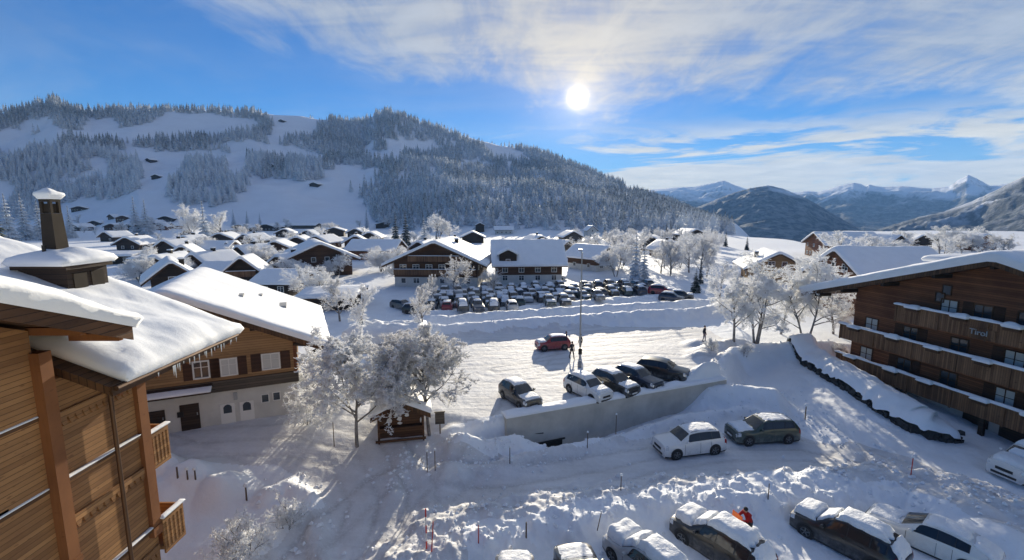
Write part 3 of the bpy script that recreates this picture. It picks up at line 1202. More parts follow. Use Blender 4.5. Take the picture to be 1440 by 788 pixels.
def window_part(root, c, w, h, face, frame='white_trim', pane='glass', shutters=None, bars=True, depth=0.06, name='window'):
    """a window on a wall; face is '-y', '+x' or '-x'; c is the centre on the wall"""
    def tf(a, d, z):
        if face == '-y':
            return (c[0] + a, c[1] - d, c[2] + z)
        if face == '+x':
            return (c[0] + d, c[1] + a, c[2] + z)
        return (c[0] - d, c[1] - a, c[2] + z)

    def bx(mb, a0, a1, d0, d1, z0, z1):
        p, q = tf(a0, d0, z0), tf(a1, d1, z1)
        mb.box(tuple(min(i, j) for i, j in zip(p, q)), tuple(max(i, j) for i, j in zip(p, q)))
    fr = MB()
    t = min(0.09, w * 0.1)
    bx(fr, -w / 2, -w / 2 + t, 0.003, depth, -h / 2, h / 2)
    bx(fr, w / 2 - t, w / 2, 0.003, depth, -h / 2, h / 2)
    bx(fr, -w / 2 + t, w / 2 - t, 0.003, depth, h / 2 - t, h / 2)
    bx(fr, -w / 2 + t, w / 2 - t, 0.003, depth + 0.04, -h / 2, -h / 2 + t)
    if bars:
        bx(fr, -0.03, 0.03, 0.003, depth - 0.01, -h / 2 + t, h / 2 - t)
        bx(fr, -w / 2 + t, -0.03, 0.003, depth - 0.01, h * 0.12, h * 0.12 + 0.04)
        bx(fr, 0.03, w / 2 - t, 0.003, depth - 0.01, h * 0.12, h * 0.12 + 0.04)
    fo = fr.build(name, M[frame], root)
    pn = MB()
    bx(pn, -w / 2 + t * 0.8, w / 2 - t * 0.8, 0.001, depth * 0.35, -h / 2 + t * 0.8, h / 2 - t * 0.8)
    pn.build('pane', M[pane], fo)
    if shutters:
        for sg in (-1, 1):
            sb = MB()
            a0, a1 = sorted((sg * (w / 2 + 0.02), sg * (w / 2 + 0.02 + w * 0.52)))
            bx(sb, a0, a1, 0.004, 0.05, -h / 2 - 0.04, h / 2 + 0.04)
            sb.build('shutter', M[shutters], root)
    return fo


def far_window(root, c, w, h, face, pane='glass', frame='white_trim'):
    return window_part(root, c, w, h, face, frame, pane, None, w > 1.0, 0.05)


def gable_body(W, L, he, rise, z0=-1.5):
    mb = MB()
    mb.prism([(-W / 2, z0), (W / 2, z0), (W / 2, he), (0, he + rise), (-W / 2, he)], -L / 2, L / 2)
    return mb


def gable_roof(root, W, L, he, rise, ox, oyf, oyb, T, seed, th=0.2, wood='soffit', nx=22, ny=22, snow=True, lump=0.18, cut=0.55):
    k = rise / (W / 2)
    xe = W / 2 + ox
    rb = MB()
    for sg in (-1, 1):
        p = [(0, he + rise + 0.01), (sg * xe, he + rise - k * xe + 0.01), (sg * xe, he + rise - k * xe + 0.01 + th), (0, he + rise + 0.01 + th)]
        rb.prism(p if sg > 0 else p[::-1], -L / 2 - oyf, L / 2 + oyb)
    # barge boards standing 3 cm proud of the roof edge
    for yy0, yy1 in ((-L / 2 - oyf - 0.035, -L / 2 - oyf - 0.003), (L / 2 + oyb + 0.003, L / 2 + oyb + 0.035)):
        for sg in (-1, 1):
            p = [(0, he + rise - 0.12), (sg * (xe + 0.02), he + rise - k * xe - 0.12), (sg * (xe + 0.02), he + rise - k * xe + th + 0.02), (0, he + rise + th + 0.02)]
            rb.prism(p if sg > 0 else p[::-1], yy0, yy1)
    ro = rb.build('roof', M[wood], root)
    if snow:
        zf = lambda X, Y: he + rise + 0.015 + th - k * np.sqrt(X * X + 0.06)
        snow_part('snow_cover', -xe - 0.03, xe + 0.03, -L / 2 - oyf - 0.05, L / 2 + oyb + 0.05, zf, T, seed, ro, nx=nx, ny=ny, edge=min(0.5, T * 1.1), cut=cut, lump=lump)
    return ro


def chimney_part(root, x, y, zb, zt, w=0.6, mm='chimney', cap=0.25):
    c = MB()
    c.box((x - w / 2, y - w / 2, zb), (x + w / 2, y + w / 2, zt))
    c.box((x - w * 0.62, y - w * 0.62, zt + 0.003), (x + w * 0.62, y + w * 0.62, zt + 0.09))
    o = c.build('chimney', M[mm], root)
    snow_part('snow_cap', x - w * 0.6, x + w * 0.6, y - w * 0.6, y + w * 0.6, lambda X, Y: X * 0 + zt + 0.09, cap, int(abs(x * 31 + y * 17 + zt * 7)) % 70, o, nx=6, ny=6, edge=w * 0.4, cut=0.45)
    return o


HOUSE_N = [0]


def chalet(name, label, loc, rz, W, L, he, rise, wall='wood_brown', base=0.0, T=0.45, ox=1.0, oy=1.0, rows=(), side=(), balc=(), chim=(), group=None, cat='house', seed=None,
           base_mat='plaster', nx=14, ny=14, snow_win=False):
    """a gabled timber house: rows / side give windows as (position, z, width, height); balc as (x0, x1, floor z)"""
    HOUSE_N[0] += 1
    seed = seed or HOUSE_N[0]
    root = empty(name, loc, rz, label, cat, group)
    if base > 0:
        b = MB()
        b.box((-W / 2 + 0.05, -L / 2 + 0.05, -1.5), (W / 2 - 0.05, L / 2 - 0.05, base))
        b.build('base_wall', M[base_mat], root)
        mb = MB()
        mb.prism([(-W / 2, base), (W / 2, base), (W / 2, he), (0, he + rise), (-W / 2, he)], -L / 2, L / 2)
        mb.build('wall', M[wall], root)
    else:
        gable_body(W, L, he, rise).build('wall', M[wall], root)
    gable_roof(root, W, L, he, rise, ox, oy, oy, T, seed, nx=nx, ny=ny)
    for (x, z, w, h) in rows:
        far_window(root, (x, -L / 2 + (0.05 if z < base else 0), z), w, h, '-y')
    for (sd, y, z, w, h) in side:
        far_window(root, ((W / 2 if sd > 0 else -W / 2), y, z), w, h, '+x' if sd > 0 else '-x')
    for (x0, x1, zf) in balc:
        bb = MB()
        yf = -L / 2
        bb.box((x0, yf - 1.0, zf - 0.12), (x1, yf - 0.004, zf))
        bb.box((x0, yf - 1.06, zf - 0.10), (x1, yf - 1.004, zf + 0.95))
        bo = bb.build('balcony', M['wood_balcony'], root)
        snow_part('railing_snow', x0, x1, yf - 1.12, yf - 0.94, lambda X, Y: X * 0 + zf + 0.955, 0.12, seed + 3, bo, nx=max(4, int((x1 - x0))), ny=2, edge=0.09)
    k = rise / (W / 2)
    for (x, y, h) in chim:
        zb = he + rise - k * abs(x) - 0.2
        chimney_part(root, x, y, zb, zb + h + T, 0.7)
    return root


def auto_windows(W, he, rise, base, seed, dense=1.0):
    rg = random.Random(seed)
    out = []
    z = 1.3
    while z + 0.6 < he + rise * 0.55:
        half = W / 2 - 0.5 if z + 0.6 < he else (W / 2) * (1 - (z + 0.6 - he) / rise) - 0.4
        n = max(1, int(2 * half / 2.3))
        if half > 0.5:
            for i in range(n):
                if rg.random() < 0.85 * dense:
                    out.append((-half + (i + 0.5) * 2 * half / n, z, rg.choice((0.9, 1.0, 1.3)), 1.1))
        z += 2.6
    return out


# ------------------------------------------------------------------ builders: cars
class CarShape:
    """rings along the car, each ring sill -> flank -> shoulder -> roof -> mid roof, mirrored; front points to -y"""

    def __init__(self, L, W, H, kind):
        hw = W / 2
        b = 0.58 * H      # shoulder line height
        if kind == 'suv':
            st = [(-.500, .26, .42 * H, .43 * H, .78, .60), (-.488, .19, .53 * H, .56 * H, .90, .70), (-.42, .15, .585 * H, .62 * H, .975, .76), (-.245, .14, .62 * H, .655 * H, 1, .80),
                  (-.085, .14, .64 * H, .955 * H, 1, .70), (.03, .14, .645 * H, .995 * H, 1, .70), (.20, .14, .65 * H, .995 * H, 1, .69), (.385, .15, .66 * H, .94 * H, .985, .66),
                  (.470, .17, .65 * H, .69 * H, .95, .76), (.495, .22, .52 * H, .56 * H, .90, .74), (.50, .30, .40 * H, .42 * H, .84, .70)]
        elif kind == 'wagon':
            st = [(-.500, .25, .43 * H, .44 * H, .76, .58), (-.486, .18, .52 * H, .55 * H, .90, .70), (-.42, .14, .575 * H, .61 * H, .975, .78), (-.225, .13, .615 * H, .65 * H, 1, .82),
                  (-.055, .13, .64 * H, .955 * H, 1, .70), (.05, .13, .64 * H, 1.0 * H, 1, .70), (.20, .13, .645 * H, .99 * H, 1, .69), (.40, .14, .655 * H, .935 * H, .985, .67),
                  (.480, .16, .63 * H, .68 * H, .94, .76), (.496, .20, .50 * H, .55 * H, .90, .74), (.50, .28, .40 * H, .42 * H, .84, .70)]
        else:  # hatch / saloon
            st = [(-.500, .24, .41 * H, .42 * H, .76, .58), (-.486, .17, .50 * H, .53 * H, .90, .70), (-.42, .13, .565 * H, .60 * H, .975, .78), (-.215, .12, .61 * H, .645 * H, 1, .82),
                  (-.035, .12, .635 * H, .955 * H, 1, .68), (.06, .12, .64 * H, 1.0 * H, 1, .68), (.17, .12, .645 * H, .985 * H, 1, .67), (.30, .13, .655 * H, .90 * H, .99, .66),
                  (.455, .15, .64 * H, .68 * H, .95, .76), (.494, .19, .52 * H, .57 * H, .90, .74), (.50, .28, .40 * H, .42 * H, .84, .70)]
        self.st = st
        self.L, self.W, self.H, self.hw = L, W, H, hw
        P = []
        for (y, zl, zb, zt, w, wr) in st:
            a, r = w * hw, wr * hw
            P.append([(a * .93, zl), (a * .995, zl + .10), (a, zl + (zb - zl) * .55), (a * .972, zb), (r, zt), (r * .55, zt + .028), (0, zt + .036)])
        self.P = np.array(P)          # stations x 7 x (x, z)
        self.Y = np.array([s[0] * L for s in st])

    def S(self, a, c):
        """point at station a (float), section c (float 0..6; 6..12 is the mirrored side)"""
        sg = 1
        if c > 6:
            c, sg = 12 - c, -1
        i = min(int(a), len(self.Y) - 2)
        j = min(int(c), 5)
        fa, fc = a - i, c - j
        p = (self.P[i, j] * (1 - fa) + self.P[i + 1, j] * fa) * (1 - fc) + (self.P[i, j + 1] * (1 - fa) + self.P[i + 1, j + 1] * fa) * fc
        return np.array((sg * p[0], self.Y[i] * (1 - fa) + self.Y[i + 1] * fa, p[1]))

    def hull(self):
        mb = MB()
        n = len(self.Y)
        cs = list(range(13))
        vs = [tuple(self.S(i, c)) for i in range(n) for c in cs]
        fs = [(i * 13 + c, i * 13 + c + 1, (i + 1) * 13 + c + 1, (i + 1) * 13 + c) for i in range(n - 1) for c in range(12)]
        fs += [tuple(range(13)), tuple((n - 1) * 13 + c for c in range(12, -1, -1))]
        fs += [((i + 1) * 13, (i + 1) * 13 + 12, i * 13 + 12, i * 13) for i in range(n - 1)]
        return mb.add(vs, fs)

    def patch(self, mb, a0, a1, c0, c1, off=0.012, na=3, nc=3, mi=0, thick=None):
        """a thin shell lying on the hull between the given stations and sections"""
        A, C = np.linspace(a0, a1, na + 1), np.linspace(c0, c1, nc + 1)
        pts = np.array([[self.S(a, c) for c in C] for a in A])
        ga = np.gradient(pts, axis=0)
        gc = np.gradient(pts, axis=1)
        nn = np.cross(ga, gc)
        nn /= np.linalg.norm(nn, axis=2, keepdims=True) + 1e-9
        ctr = np.array((0, 0, self.H * 0.4))
        if ((pts - ctr) * nn).sum() < 0:
            nn = -nn
        q = pts + nn * off
        k = nc + 1
        vs = [tuple(p) for p in q.reshape(-1, 3)]
        fs = [(i * k + j, i * k + j + 1, (i + 1) * k + j + 1, (i + 1) * k + j) for i in range(na) for j in range(nc)]
        rim = [j for j in range(k)] + [i * k + nc for i in range(1, na + 1)] + [na * k + j for j in range(nc - 1, -1, -1)] + [i * k for i in range(na - 1, 0, -1)]
        b = len(vs)
        lo = (pts - nn * 0.004).reshape(-1, 3)
        vs += [tuple(lo[r]) for r in rim]
        m = len(rim)
        fs += [(rim[j], b + j, b + (j + 1) % m, rim[(j + 1) % m]) for j in range(m)]
        return mb.add(vs, fs, mi)


def glass_shell(cs, mb):
    cs.patch(mb, 3.10, 3.92, 4.12, 7.88, 0.012, 3, 8)        # windscreen
    cs.patch(mb, 7.12, 7.86, 4.15, 7.85, 0.012, 2, 8)        # rear window
    for c0, c1 in ((3.12, 3.88), (8.12, 8.88)):
        cs.patch(mb, 3.68, 6.95, c0, c1, 0.012, 10, 2)
    return mb


def car_snow_sheet(cs, a0, a1, c0, c1, T, seed, na=12, nc=12):
    A, C = np.linspace(a0, a1, na + 1), np.linspace(c0, c1, nc + 1)
    wob = lambda p, q: float(fbm(np.array([p * 2.3 + seed]), np.array([q * 2.3 + seed * .7]), 3, seed)[0])
    am, cm = (a0 + a1) / 2, (c0 + c1) / 2
    pts = np.array([[cs.S(min(max(am + (a - am) * (1 - max(0, .25 + wob(c, 1.0 if a > am else 4.0)) * .38 * abs(a - am) / (a1 - am)), 0.05), 9.9),
                          cm + (c - cm) * (1 - max(0, .2 + wob(a * 1.3, 7.0 if c > cm else 11.0)) * .40 * abs(c - cm) / (c1 - cm))) for c in C] for a in A])
    fa = np.minimum(np.linspace(0, 1, na + 1), np.linspace(1, 0, na + 1))[:, None] * 2
    fc = np.minimum(np.linspace(0, 1, nc + 1), np.linspace(1, 0, nc + 1))[None] * 2
    q = np.clip(np.minimum(fa, fc) * 2.6, 0, 1)
    prof = 0.28 + 0.72 * np.sqrt(1 - (1 - q) ** 2)
    n = fbm(pts[..., 0] * 2.2 + seed, pts[..., 1] * 2.2, 3, seed)
    V = pts.copy()
    V[..., 2] += 0.01 + T * prof * (1 + 0.5 * n)
    k = nc + 1
    vs = [tuple(p) for p in V.reshape(-1, 3)]
    fs = [(i * k + j, i * k + j + 1, (i + 1) * k + j + 1, (i + 1) * k + j) for i in range(na) for j in range(nc)]
    rim = [j for j in range(k)] + [i * k + nc for i in range(1, na + 1)] + [na * k + j for j in range(nc - 1, -1, -1)] + [i * k for i in range(na - 1, 0, -1)]
    b = len(vs)
    lo = pts.reshape(-1, 3)
    vs += [tuple(lo[r] + np.array((0, 0, 0.003))) for r in rim]
    m = len(rim)
    fs += [(rim[j], b + j, b + (j + 1) % m, rim[(j + 1) % m]) for j in range(m)]
    return vs, fs


def make_car(name, label, loc, head, kind, paint, L, W, H, group=None, snow=(), pitch=0.0, rails=False, trimlow=True, cat='car', glass=True):
    """head = compass-like angle of the nose in the ground plane (radians, from +x); snow is a list of (part, thickness)"""
    root = empty(name, loc, head + math.pi / 2, label, cat, group)
    cs = CarShape(L, W, H, kind)
    hw = W / 2
    body = cs.hull().build('body', PAINT[paint], root, smooth=True, sharp=38)
    if trimlow:
        tm = MB()
        for c0, c1 in ((0.0, 1.0), (11.0, 12.0)):
            cs.patch(tm, 1.0, 9.0, c0, c1, 0.012, 16, 1)
        tm.build('sill_trim', M['trim'], body)
    for a in (3.35, 5.15, 6.15):
        for c0, c1 in ((1.1, 3.05), (8.95, 10.9)):
            seams = MB()
            cs.patch(seams, a, a + 0.022, c0, c1, 0.006, 1, 4)
            seams.build('door_seam', M['trim'], body)
    for a in (4.9, 5.95):
        for sg in (1, -1):
            p = cs.S(a, 2.75)
            h = MB()
            h.box((min(sg * (p[0] - .01), sg * (p[0] + .035)), p[1] - .11, p[2] - .018), (max(sg * (p[0] - .01), sg * (p[0] + .035)), p[1] + .11, p[2] + .018))
            h.build('door_handle', PAINT[paint], body)
    g = MB()
    cs.patch(g, 3.10, 3.92, 4.12, 7.88, 0.012, 3, 8)
    g.build('windscreen', M['car_glass'], root, smooth=True, sharp=30)
    g = MB()
    cs.patch(g, 7.12, 7.86, 4.15, 7.85, 0.012, 2, 8)
    g.build('rear_window', M['car_glass'], root, smooth=True, sharp=30)
    for c0, c1 in ((3.10, 3.90), (8.10, 8.90)):
        g = MB()
        cs.patch(g, 3.66, 7.0, c0, c1, 0.008, 12, 2)
        g.build('window_frame', M['trim'], body)
        for a0, a1 in ((3.74, 5.12), (5.16, 6.22), (6.28, 6.93)):
            g = MB()
            cs.patch(g, a0, a1, c0 + .03, c1 - .03, 0.013, 5, 2)
            g.build('side_window', M['car_glass'], root)
    # front: grille, lower intake, lamps, plate
    gr = MB()
    y0 = -L / 2
    gr.box((-hw * .42, y0 - .035, H * .34), (hw * .42, y0 + .05, H * .425))
    gr.box((-hw * .62, y0 - .02, H * .175), (hw * .62, y0 + .10, H * .25))
    gr.build('grille', M['trim'], root)
    pl = MB()
    pl.box((-.26, y0 - .05, H * .265), (.26, y0 - .003, H * .33))
    pl.build('number_plate', M['plate'], root)
    for c0, c1 in ((2.35, 3.5), (8.5, 9.65)):
        hl = MB()
        cs.patch(hl, 0.25, 1.75, c0, c1, 0.014, 3, 2)
        hl.build('headlight', M['lamp_glass'], root, smooth=True, sharp=40)
    for c0, c1 in ((2.3, 3.6), (8.4, 9.7)):
        tl = MB()
        cs.patch(tl, 7.75, 9.3, c0, c1, 0.014, 3, 2)
        tl.build('tail_light', M['tail_red'], root, smooth=True, sharp=40)
    rp = MB()
    rp.box((-.26, L / 2 + .003, H * .42), (.26, L / 2 + .03, H * .49))
    rp.build('number_plate', M['plate'], root)
    # mirrors
    for sg in (1, -1):
        p = cs.S(3.55, 3.1)
        mm = MB()
        mm.lathe([(0.0, -.10), (.07, -.085), (.088, 0), (.075, .07), (0, .085)], 'x', (sg * (p[0] + .13), p[1], p[2] + .07), 10)
        mm.bar((sg * (p[0] - .02), p[1], p[2] + .02), (sg * (p[0] + .1), p[1], p[2] + .05), .05, .04)
        mm.build('wing_mirror', PAINT[paint], root, smooth=True, sharp=40)
    if rails:
        for sg in (1, -1):
            rl = MB()
            p0, p1 = cs.S(4.15, 4.25), cs.S(6.8, 4.25)
            m = (p0 + p1) / 2
            rl.tube((sg * p0[0], p0[1], p0[2]), (sg * p0[0], p0[1] + .12, p0[2] + .07), .018)
            rl.tube((sg * p0[0], p0[1] + .12, p0[2] + .07), (sg * p1[0], p1[1] - .12, p1[2] + .09), .02)
            rl.tube((sg * p1[0], p1[1] - .12, p1[2] + .09), (sg * p1[0], p1[1], p1[2]), .018)
            rl.build('roof_rail', M['grey_metal'], root, smooth=True, sharp=40)
    # wheels
    wr = H * 0.215
    for yy in (-L * .315, L * .295):
        for sg in (1, -1):
            xo = hw - .005
            ar = MB()
            ar.lathe([(0, 0), (wr * 1.16, 0), (wr * 1.20, sg * .012), (0, sg * .013)], 'x', (sg * xo, yy, wr + .02), 22)
            ar.build('wheel_arch', M['trim'], body)
            t = MB()
            t.lathe([(wr * .62, sg * -.12), (wr * .97, sg * -.12), (wr, sg * -.08), (wr, sg * .03), (wr * .95, sg * .065), (wr * .64, sg * .07), (wr * .60, sg * .05)], 'x', (sg * (xo - .02), yy, wr), 24)
            to = t.build('wheel', M['tyre'], root, smooth=True, sharp=35)
            r = MB()
            r.lathe([(0, sg * .03), (wr * .16, sg * .035), (wr * .18, sg * .02), (wr * .61, sg * .03), (wr * .63, sg * .065), (wr * .60, sg * .067)], 'x', (sg * (xo - .02), yy, wr), 20)
            for k in range(5):
                a = 2 * math.pi * k / 5 + .3
                c, s_ = math.cos(a), math.sin(a)
                x_ = sg * (xo - .02 + .045)
                r.bar((x_, yy + c * wr * .1, wr + s_ * wr * .1), (x_, yy + c * wr * .6, wr + s_ * wr * .6), wr * .2, .03)
            r.build('rim', M['rim'], to, smooth=True, sharp=30)
    zones = {'roof': (4.0, 7.0, 4.0, 8.0), 'hood': (1.3, 3.1, 3.8, 8.2), 'screen': (3.0, 4.0, 4.05, 7.95), 'rear': (7.0, 8.9, 3.9, 8.1), 'left_windows': (4.2, 6.9, 8.05, 9.0), 'front_half': (3.1, 3.7, 4.4, 7.6)}
    for zn, T in snow:
        a0, a1, c0, c1 = zones[zn]
        v, f = car_snow_sheet(cs, a0, a1, c0, c1, T, (HOUSE_N[0] * 7 + len(zn) * 3) % 90)
        HOUSE_N[0] += 1
        mb = MB()
        mb.add(v, f)
        mb.build('snow_layer', M['car_snow'], root, smooth=True, sharp=60)
    return root


def small_car_mesh(kind, paint, L, W, H, T, seed):
    """the same car as one mesh, for a car park so far away that no part of it can be told"""
    cs = CarShape(L, W, H, kind)
    mb = cs.hull()
    n0 = len(mb.f)
    glass_shell(cs, mb)
    for i in range(n0, len(mb.f)):
        mb.m[i] = 1
    n0 = len(mb.f)
    wr = H * .215
    for yy in (-L * .315, L * .295):
        for sg in (1, -1):
            mb.lathe([(0, sg * -.1), (wr, sg * -.1), (wr, sg * .04), (0, sg * .05)], 'x', (sg * (W / 2 - .02), yy, wr), 10, mi=2)
    if T > 0:
        for z in ((4.0, 7.0, 4.0, 8.0), (1.3, 3.1, 3.8, 8.2), (7.0, 8.9, 3.9, 8.1))[:1 + seed % 3]:
            v, f = car_snow_sheet(cs, *z, T, seed, 5, 6)
            mb.add(v, f, 3)
    for c0, c1 in ((2.35, 3.5), (8.5, 9.65)):
        cs.patch(mb, 0.25, 1.75, c0, c1, 0.014, 2, 1, 4)
    o = mb.build('parked_car', [PAINT[paint], M['car_glass'], M['tyre'], M['car_snow'], M['lamp_glass']], smooth=True, sharp=35)
    return o


# ------------------------------------------------------------------ builders: trees
def tubes_mesh(segs, sides, name, mm, parent):
    """segs: array of (p0, p1, r0, r1) as rows of 8"""
    S = np.array(segs, float)
    p0, p1, r0, r1 = S[:, 0:3], S[:, 3:6], S[:, 6], S[:, 7]
    d = p1 - p0
    d /= np.linalg.norm(d, axis=1, keepdims=True) + 1e-9
    up = np.where(np.abs(d[:, 2:3]) > 0.9, np.array([[1.0, 0, 0]]), np.array([[0, 0, 1.0]]))
    s = np.cross(d, up)
    s /= np.linalg.norm(s, axis=1, keepdims=True) + 1e-9
    t = np.cross(s, d)
    n = len(S)
    a = np.arange(sides) * 2 * math.pi / sides
    ring = s[:, None] * np.cos(a)[None, :, None] + t[:, None] * np.sin(a)[None, :, None]
    V = np.concatenate([p0[:, None] + ring * r0[:, None, None], p1[:, None] + ring * r1[:, None, None]], 1).reshape(-1, 3)
    b = (np.arange(n) * 2 * sides)[:, None]
    i = np.arange(sides)[None]
    j = (i + 1) % sides
    F = np.stack([b + i, b + j, b + sides + j, b + sides + i], 2).reshape(-1, 4)
    return fast_mesh(name, V, F, mm, sides > 3, parent)


def bare_tree(name, label, loc, H, spread, seed, mm='frost', levels=5, trunks=1, group=None, twig=0.016, nb=(6, 6, 6, 5), cat='tree', lean=(0, 0), low=0.28, tuft=1.0, trunk_r=None):
    """a leafless tree whose twigs carry hoar frost: trunk and limbs dark, thousands of pale twigs"""
    rg = random.Random(seed)
    root = empty(name, loc, rg.random() * 6, label, cat, group)
    dark, pale = [], []

    def grow(p, d, L, r, lv):
        n = 4 if lv < 2 else 3
        q = p.copy()
        pts = [q.copy()]
        dd = d.copy()
        for i in range(n):
            jit = Vector((rg.gauss(0, 1), rg.gauss(0, 1), rg.gauss(0, 1))) * (0.07 if lv == 0 else 0.17)
            grav = Vector((0, 0, 0.07 if lv < 3 else -0.10))
            dd = (dd + jit + grav).normalized()
            q = q + dd * (L / n)
            pts.append(q.copy())
        for i in range(n):
            ra, rb = r * (1 - 0.75 * i / n), r * (1 - 0.75 * (i + 1) / n)
            (dark if lv < 2 else pale).append((*pts[i], *pts[i + 1], ra, max(rb, twig * .6)))
        if lv >= levels - 1:
            return
        m = nb[min(lv, len(nb) - 1)]
        m = max(2, int(m * rg.uniform(0.8, 1.25)))
        for k in range(m):
            f = (low if lv == 0 else 0.22) + (1 - (low if lv == 0 else 0.22)) * (k + rg.random()) / m
            f = min(f, 0.99)
            i = min(int(f * n), n - 1)
            P = pts[i].lerp(pts[i + 1], f * n - i)
            ax = (pts[i + 1] - pts[i]).normalized()
            az = rg.random() * 6.283
            side = ax.orthogonal().normalized()
            side.rotate(Matrix.Rotation(az, 3, ax))
            ang = rg.uniform(0.55, 1.05) if lv < 2 else rg.uniform(0.5, 1.25)
            nd = (ax * math.cos(ang) + side * math.sin(ang)).normalized()
            ln = L * rg.uniform(0.42, 0.68) * (1.15 - 0.55 * f if lv == 0 else 1 - 0.3 * f)
            if lv == 0:
                ln *= spread
            grow(P, nd, ln, max(r * 0.46, twig), lv + 1)

    R0 = trunk_r or H * 0.021
    for t in range(trunks):
        a = 6.283 * t / max(trunks, 1)
        o = Vector((math.cos(a), math.sin(a), 0)) * (0.18 if trunks > 1 else 0)
        d = Vector((math.cos(a) * (.2 if trunks > 1 else 0) + lean[0], math.sin(a) * (.2 if trunks > 1 else 0) + lean[1], 1)).normalized()
        grow(o - Vector((0, 0, .15)), d, H * 0.80 * (1 if t == 0 else rg.uniform(.75, .95)), R0 * (1 if trunks == 1 else .7), 0)
    # frost also sits along the upper side of the limbs
    tubes_mesh(dark, 6, 'trunk', M['bark'], root)
    pl = np.array(pale)
    rn = np.random.RandomState(seed)
    rim = np.array(dark)
    up = rim.copy()
    up[:, 2] += rim[:, 6] * 0.7
    up[:, 5] += rim[:, 7] * 0.7
    up[:, 6] *= 0.62
    up[:, 7] *= 0.62
    pl = np.concatenate([pl, up[up[:, 2] > H * 0.2]])
    # feathery rime: short needles off every twig
    base = np.array(pale)
    k = int(len(base) * 2.2 * tuft)
    idx = rn.randint(0, len(base), k)
    f = rn.rand(k, 1)
    p = base[idx, 0:3] * (1 - f) + base[idx, 3:6] * f
    dv = rn.normal(size=(k, 3))
    dv[:, 2] = np.abs(dv[:, 2]) * 0.6
    dv *= (0.06 + 0.15 * rn.rand(k, 1)) * (H / 9.0) / (np.linalg.norm(dv, axis=1, keepdims=True) + 1e-6) * 1.3
    tw = np.concatenate([p, p + dv, np.full((k, 1), twig * 1.1), np.full((k, 1), twig * 0.5)], 1)
    tubes_mesh(np.concatenate([pl, tw]), 3, 'crown', M[mm], root)
    return root


def fir_tree(name, label, loc, H, seed, mm='fir_near', group=None, wide=0.2, tiers=15, bare=0.08, cat='tree'):
    rg = np.random.RandomState(seed)
    root = empty(name, loc, rg.rand() * 6, label, cat, group)
    tr = MB()
    tr.tube((0, 0, -.3), (0, 0, H * .9), H * .017, H * .004, 7)
    tr.build('trunk', M['bark'], root)
    vs, fs = [], []
    for k in range(tiers):
        f = k / (tiers - 1)
        z = H * (bare + (0.97 - bare) * f)
        rad = H * wide * (1 - f) ** 0.9 + 0.12
        nbr = int(13 - 7 * f)
        a0 = rg.rand() * 6.28
        for b in range(nbr):
            a = a0 + 6.283 * (b + 0.5 * rg.rand()) / nbr
            L = rad * (0.68 + 0.5 * rg.rand())
            c, s = math.cos(a), math.sin(a)
            droop = L * (0.30 + 0.25 * rg.rand()) * (1 - 0.6 * f)
            zz = z + (rg.rand() - 0.5) * H * 0.03
            # a bough: flat spray of three leaf-like blades with ragged tips
            for q in (-0.5, 0.0, 0.5):
                aa = a + q * (0.55 + 0.25 * rg.rand())
                LL = L * (1 - 0.35 * abs(q) - 0.15 * rg.rand())
                cc, ss = math.cos(aa), math.sin(aa)
                w = LL * 0.20
                i0 = len(vs)
                vs += [(0.05 * c, 0.05 * s, zz + 0.10 * L), (cc * LL * .55 - ss * w, ss * LL * .55 + cc * w, zz - droop * .35 - .04 * L), (cc * LL * .6, ss * LL * .6, zz - droop * .30 + .05 * L),
                       (cc * LL * .55 + ss * w, ss * LL * .55 - cc * w, zz - droop * .35 - .04 * L), (cc * LL, ss * LL, zz - droop)]
                fs += [(i0, i0 + 1, i0 + 2), (i0, i0 + 2, i0 + 3), (i0 + 1, i0 + 4, i0 + 2), (i0 + 2, i0 + 4, i0 + 3)]
    fast_mesh('crown', np.array(vs), np.array(fs), M[mm], False, root)
    return root


